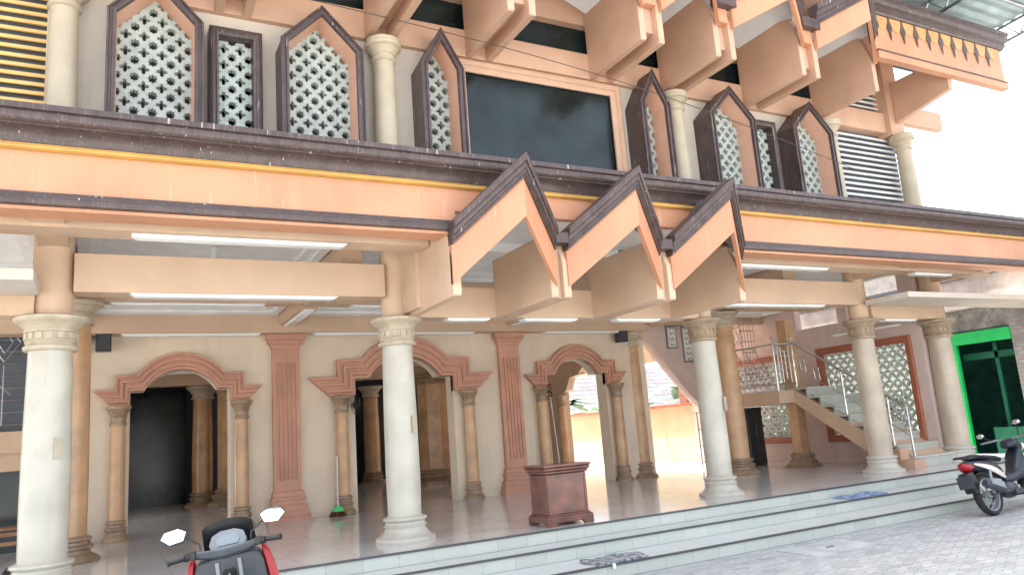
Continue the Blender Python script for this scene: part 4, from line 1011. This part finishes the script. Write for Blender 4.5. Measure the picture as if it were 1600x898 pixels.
for s_ in (-1, 1):
    MB().loft([[(-.27, s_*.105, .70), (-.27, s_*.105, .735), (-.27, s_*.09, .735), (-.27, s_*.09, .70)], [(0, s_*.132, .63), (0, s_*.132, .70), (0, s_*.11, .70), (0, s_*.11, .63)], [(.25, s_*.13, .50), (.25, s_*.13, .65), (.25, s_*.11, .65), (.25, s_*.11, .50)], [(.5, s_*.085, .42), (.5, s_*.085, .50), (.5, s_*.07, .50), (.5, s_*.07, .42)]]).build('side_panel', whitep, T, sub=1)
body([(-.26,.765,.80,.07),(-.1,.77,.83,.11),(.2,.75,.82,.125),(.35,.72,.80,.11),(.52,.70,.78,.08),(.6,.69,.74,.05)], 'seat', blackp, T)
MB().tube([(.05, .12, .80), (-.25, .12, .83), (-.40, .06, .82), (-.40, -.06, .82), (-.25, -.12, .83), (.05, -.12, .80)], .015, 8).build('grab_rail', blackp, T)
body([(-.395,.69,.74,.04),(-.375,.63,.755,.075),(-.30,.60,.74,.112),(-.2,.64,.71,.122)], 'tail_light', redlens, T)
MB().prism([(-.42, .60), (-.30, .62), (-.22, .50), (-.28, .34), (-.37, .33), (-.40, .45)], -.075, .075, 'y').build('rear_mudguard', blackp, T, bevel=.01)
MB().box(-.42, -.11, .40, -.41, .11, .57).build('number_plate', darkp, T)
MB().loft([[(x, -w2, z) for w2, z in ()] or [(x, -.055, z), (x, .055, z), (x, .055, z+.012), (x, -.055, z+.012)] for x, z in ((-.27,.50),(-.2,.56),(0,.60),(.2,.56))]).build('inner_fender', blackp, T)
MB().tube([(.45, -.12, .28), (.2, -.16, .30), (.1, -.17, .34), (-.2, -.17, .42), (-.27, -.17, .44)], .04, 12, rs=[.02, .03, .045, .055, .045]).build('exhaust', darkp, T)
MB().loft([[(.12, -.222, .33), (.12, -.222, .42), (.12, -.21, .42), (.12, -.21, .33)], [(-.18, -.232, .42), (-.18, -.232, .50), (-.18, -.22, .50), (-.18, -.22, .42)]]).build('exhaust_cover', silver, T)
for s_ in (-1, 1): MB().tube([(0, s_*.10, .29), (.0, s_*.11, .40), (.08, s_*.11, .62)], .02, 8).build('shock_absorber', silver, T)
MB().tube([(0, -.08, .285), (.45, -.09, .32)], .025, 8).tube([(0, .08, .285), (.45, .09, .32)], .025, 8).build('swing_arm', darkp, T)
MB().ell((.55, 0, .30), (.20, .12, .12)).box(.45, -.16, .22, .65, .16, .30).build('engine', darkp, T)
MB().tube([(.5, -.26, .22), (.5, .26, .22)], .012, 8).build('foot_pegs', blackp, T)
body([(.5,.36,.52,.05),(.7,.38,.50,.08),(.88,.40,.62,.13),(1.0,.42,.86,.17),(1.08,.5,.90,.13),(1.12,.60,.86,.07)], 'leg_shield', navy, T)
body([(.86,.84,.93,.07),(.95,.86,1.0,.12),(1.08,.84,1.03,.13),(1.18,.80,.98,.10),(1.25,.80,.90,.05)], 'handlebar_cowl', navy, T)
MB().ell((1.24, 0, .87), (.05, .09, .06)).build('headlight', stripm, T)
MB().tube([(.88, -.34, .99), (.98, -.16, 1.0), (1.02, 0, .98), (.98, .16, 1.0), (.88, .34, .99)], .013, 8).build('handlebar', silver, T)
for s_ in (-1, 1):
    MB().tube([(.98-.29*.0, s_*.20, 1.0), (.88, s_*.35, .99)], .019, 10).build('grip', blackp, T)
    MB().tube([(1.03, s_*.18, 1.02), (.99, s_*.36, .99)], .007, 6).build('brake_lever', silver, T)
    mz = 1.20 if s_ < 0 else 1.10
    k = MB().tube([(.98, s_*.19, 1.01), (.92, s_*.24, mz-.06), (.87, s_*.27, mz-.02)], .006, 6).build('mirror', blackp, T)
    MB().ell((.855, s_*.29, mz), (.012, .065, .04)).build('housing', darkp, k)
    MB().ell((.845, s_*.29, mz), (.006, .056, .033)).build('mirror_glass', mirror_m, k)
    MB().tube([(1.10, s_*.07, .72), (1.18, s_*.06, .5), (1.23, s_*.065, .285)], .018, 8).build('fork', darkp, T)
mb = MB(); rg = []
for i in range(9): a = R_(10+20*i); rg.append([(1.23+.31*math.cos(a), -.05, .285+.31*math.sin(a)), (1.23+.325*math.cos(a), 0, .285+.325*math.sin(a)), (1.23+.31*math.cos(a), .05, .285+.31*math.sin(a)), (1.23+.30*math.cos(a), 0, .285+.30*math.sin(a))])
mb.loft(rg).build('front_mudguard', navy, T)
MB().tube([(.35, .1, .25), (.32, .28, .01)], .012, 8).build('side_stand', darkp, T)
finish_vehicle(T, (10.92, 6.58, 0), 0, (R_(-10), 0, R_(2)))

# --- maxi scooter at bottom left (local x forward)
T = thing('scooter', (0, 0, 0), 'black and red scooter with silver dashboard and two mirrors at the bottom left', 'scooter')
wheel(T, .24, .12, (-.62, 0, .24), 'y'); wheel(T, .24, .11, (.68, 0, .24), 'y')
body([(-.85,.62,.74,.06),(-.7,.48,.78,.13),(-.4,.38,.76,.17),(0,.30,.66,.18),(.2,.26,.50,.14)], 'tail_body', redp, T)
body([(-.75,.76,.84,.09),(-.5,.74,.86,.15),(-.2,.70,.80,.15),(.05,.64,.76,.13),(.12,.6,.70,.08)], 'seat', blackp, T)
body([(-.95,.62,.70,.05),(-.88,.62,.74,.12),(-.80,.62,.75,.12)], 'tail_light', redlens, T)
body([(-.1,.20,.30,.10),(.2,.20,.34,.20),(.45,.22,.38,.20),(.55,.24,.5,.15)], 'floor_tunnel', darkp, T)
body([(.20,.34,.52,.08),(.34,.36,.62,.09),(.42,.40,.70,.10)], 'centre_tunnel', darkp, T)
# front apron: dark inner, red outer wings
MB().prism([(-.20, 1.0), (.20, 1.0), (.235, .93), (.255, .75), (.27, .6), (.24, .36), (.12, .30), (-.12, .30), (-.24, .36), (-.27, .6), (-.255, .75), (-.235, .93)], .41, .60, 'x').build('front_apron', darkp, T, bevel=.02)
body([(.58,.50,1.0,.22),(.68,.5,.97,.16),(.80,.6,.86,.07)], 'nose', redp, T)
for s_ in (-1, 1):
    MB().loft([[(.42, s_*.27, 1.03), (.55, s_*.25, 1.05), (.55, s_*.21, 1.05), (.42, s_*.215, 1.03)], [(.40, s_*.32, .90), (.58, s_*.28, .92), (.58, s_*.23, .92), (.40, s_*.235, .90)], [(.36, s_*.37, .70), (.62, s_*.30, .72), (.62, s_*.24, .72), (.36, s_*.255, .70)], [(.34, s_*.33, .40), (.60, s_*.24, .42), (.60, s_*.20, .42), (.35, s_*.25, .40)]]).build('side_fairing', redp, T, sub=1)
    MB().box(.392, s_*.075-.012, .62, .409, s_*.075+.012, .97).build('trim_strip', silver, T)
MB().lathe([(.0, -.01), (.04, -.008), (.045, .0), (.03, .008), (0, .01)], seg=20).xf(Matrix.Translation((.40, 0, .88)) @ Matrix.Rotation(R_(80), 4, 'Y')).build('ignition_lock', blackp, T)
MB().tube([(.40, 0, .88), (.35, 0, .875)], .008, 6).box(.345, -.012, .815, .352, .012, .87).build('key', silver, T)
# windscreen visor
rg = []
for i in range(13):
    a = R_(-66+11*i); y = .185*math.sin(a)/math.sin(R_(66)); x = .62+.09*math.cos(a); hh = .135*math.cos(a*.9)**.6+.03
    rg.append([(x, y, 1.0), (x-.045, y*.95, 1.0+hh+.07), (x-.037, y*.95, 1.0+hh+.075), (x+.012, y, 1.0)])
MB().loft(rg).build('windscreen', blackp, T)
# dashboard
MB().prism([(-.115, -.05), (-.13, .0), (-.11, .07), (-.05, .10), (.05, .10), (.11, .07), (.13, .0), (.115, -.05), (.07, -.075), (-.07, -.075)], -.02, .02, 'z').xf(Matrix.Translation((.545, 0, 1.075)) @ Matrix.Rotation(R_(-52), 4, 'Y') @ Matrix.Rotation(R_(-90), 4, 'Z')).build('dashboard', mat('dash_grey_plastic', (.17,.19,.20), .3), T, bevel=.008)
MB().prism([(-.07, -.03), (-.085, .01), (-.05, .055), (.05, .055), (.085, .01), (.07, -.03)], .0205, .026, 'z').xf(Matrix.Translation((.545, 0, 1.075)) @ Matrix.Rotation(R_(-52), 4, 'Y') @ Matrix.Rotation(R_(-90), 4, 'Z')).build('gauge', mat('grey_display', (.20,.235,.25), .2), T)
body([(.42,.94,1.0,.05),(.47,.93,1.04,.10),(.54,.95,1.07,.13),(.62,.98,1.08,.15),(.68,1.0,1.06,.12)], 'dash_surround', darkp, T)
# handlebar cover shaped like a bow
mb = MB(); rg = []
for i in range(15):
    y = -.22+.44*i/14; u = y/.22; xx = .44-.03*u*u; zz = 1.035+.018*abs(u)-.02*(1-u*u); th = .042-.016*abs(u)
    rg.append([(xx+th*math.cos(q)*.9, y, zz+th*math.sin(q)) for q in [2*PI*k/10 for k in range(10)]])
mb.loft(rg).build('handlebar_cover', darkp, T)
for s_ in (-1, 1):
    MB().tube([(.41, s_*.21, 1.05), (.36, s_*.27, 1.055)], .026, 10).box(.36, s_*.225-.025, 1.03, .43, s_*.225+.025, 1.085).build('switch_block', blackp, T, bevel=.006)
    MB().tube([(.385, s_*.26, 1.055), (.34, s_*.365, 1.05)], .018, 12).tube([(.34, s_*.365, 1.05), (.334, s_*.378, 1.05)], .021, 12).build('grip', blackp, T)
    MB().tube([(.45, s_*.24, 1.045), (.43, s_*.30, 1.04), (.38, s_*.375, 1.035)], .007, 8).build('brake_lever', blackp, T)
    yy = s_*.31; k = MB().tube([(.43, s_*.17, 1.075), (.435, s_*.175, 1.12), (.45, s_*.235, 1.165), (.45, s_*.27, 1.18)], .0065, 8).build('mirror', blackp, T)
    hexa = [(-.085, .0), (-.06, .042), (.03, .052), (.082, .02), (.06, -.04), (-.03, -.05)]
    mm = Matrix.Translation((.45, s_*.335, 1.205)) @ Matrix.Rotation(R_(90), 4, 'Z') @ Matrix.Rotation(R_(101+9*s_), 4, 'X') @ Matrix.Scale(-s_, 4, (1, 0, 0))
    MB().prism([(a*1.08, b*1.1) for a, b in hexa], .002, .02, 'z').xf(mm).build('housing', blackp, k, bevel=.004)
    MB().prism(hexa, -.004, .0, 'z').xf(mm).build('mirror_glass', mirror_m, k)
MB().ell((.74, 0, .26), (.20, .075, .26)).build('front_mudguard', redp, T)
MB().tube([(.62, -.06, .55), (.68, -.07, .24)], .02, 8).tube([(.62, .06, .55), (.68, .07, .24)], .02, 8).build('fork', darkp, T)
MB().tube([(-.3, -.18, .28), (-.6, -.2, .34), (-.85, -.2, .42)], .05, 12).build('exhaust', darkp, T)
hd = R_(76)
T.scale = (.97, .97, .97)
mid = Vector((.715, 5.72, 0)); hv = Vector((math.cos(hd), math.sin(hd), 0)); lean = R_(8)
finish_vehicle(T, mid-hv*.40+Vector((math.sin(hd), -math.cos(hd), 0))*1.05*math.sin(lean), hd, (Matrix.Rotation(hd, 3, 'Z') @ Matrix.Rotation(-lean, 3, 'X')).to_euler())
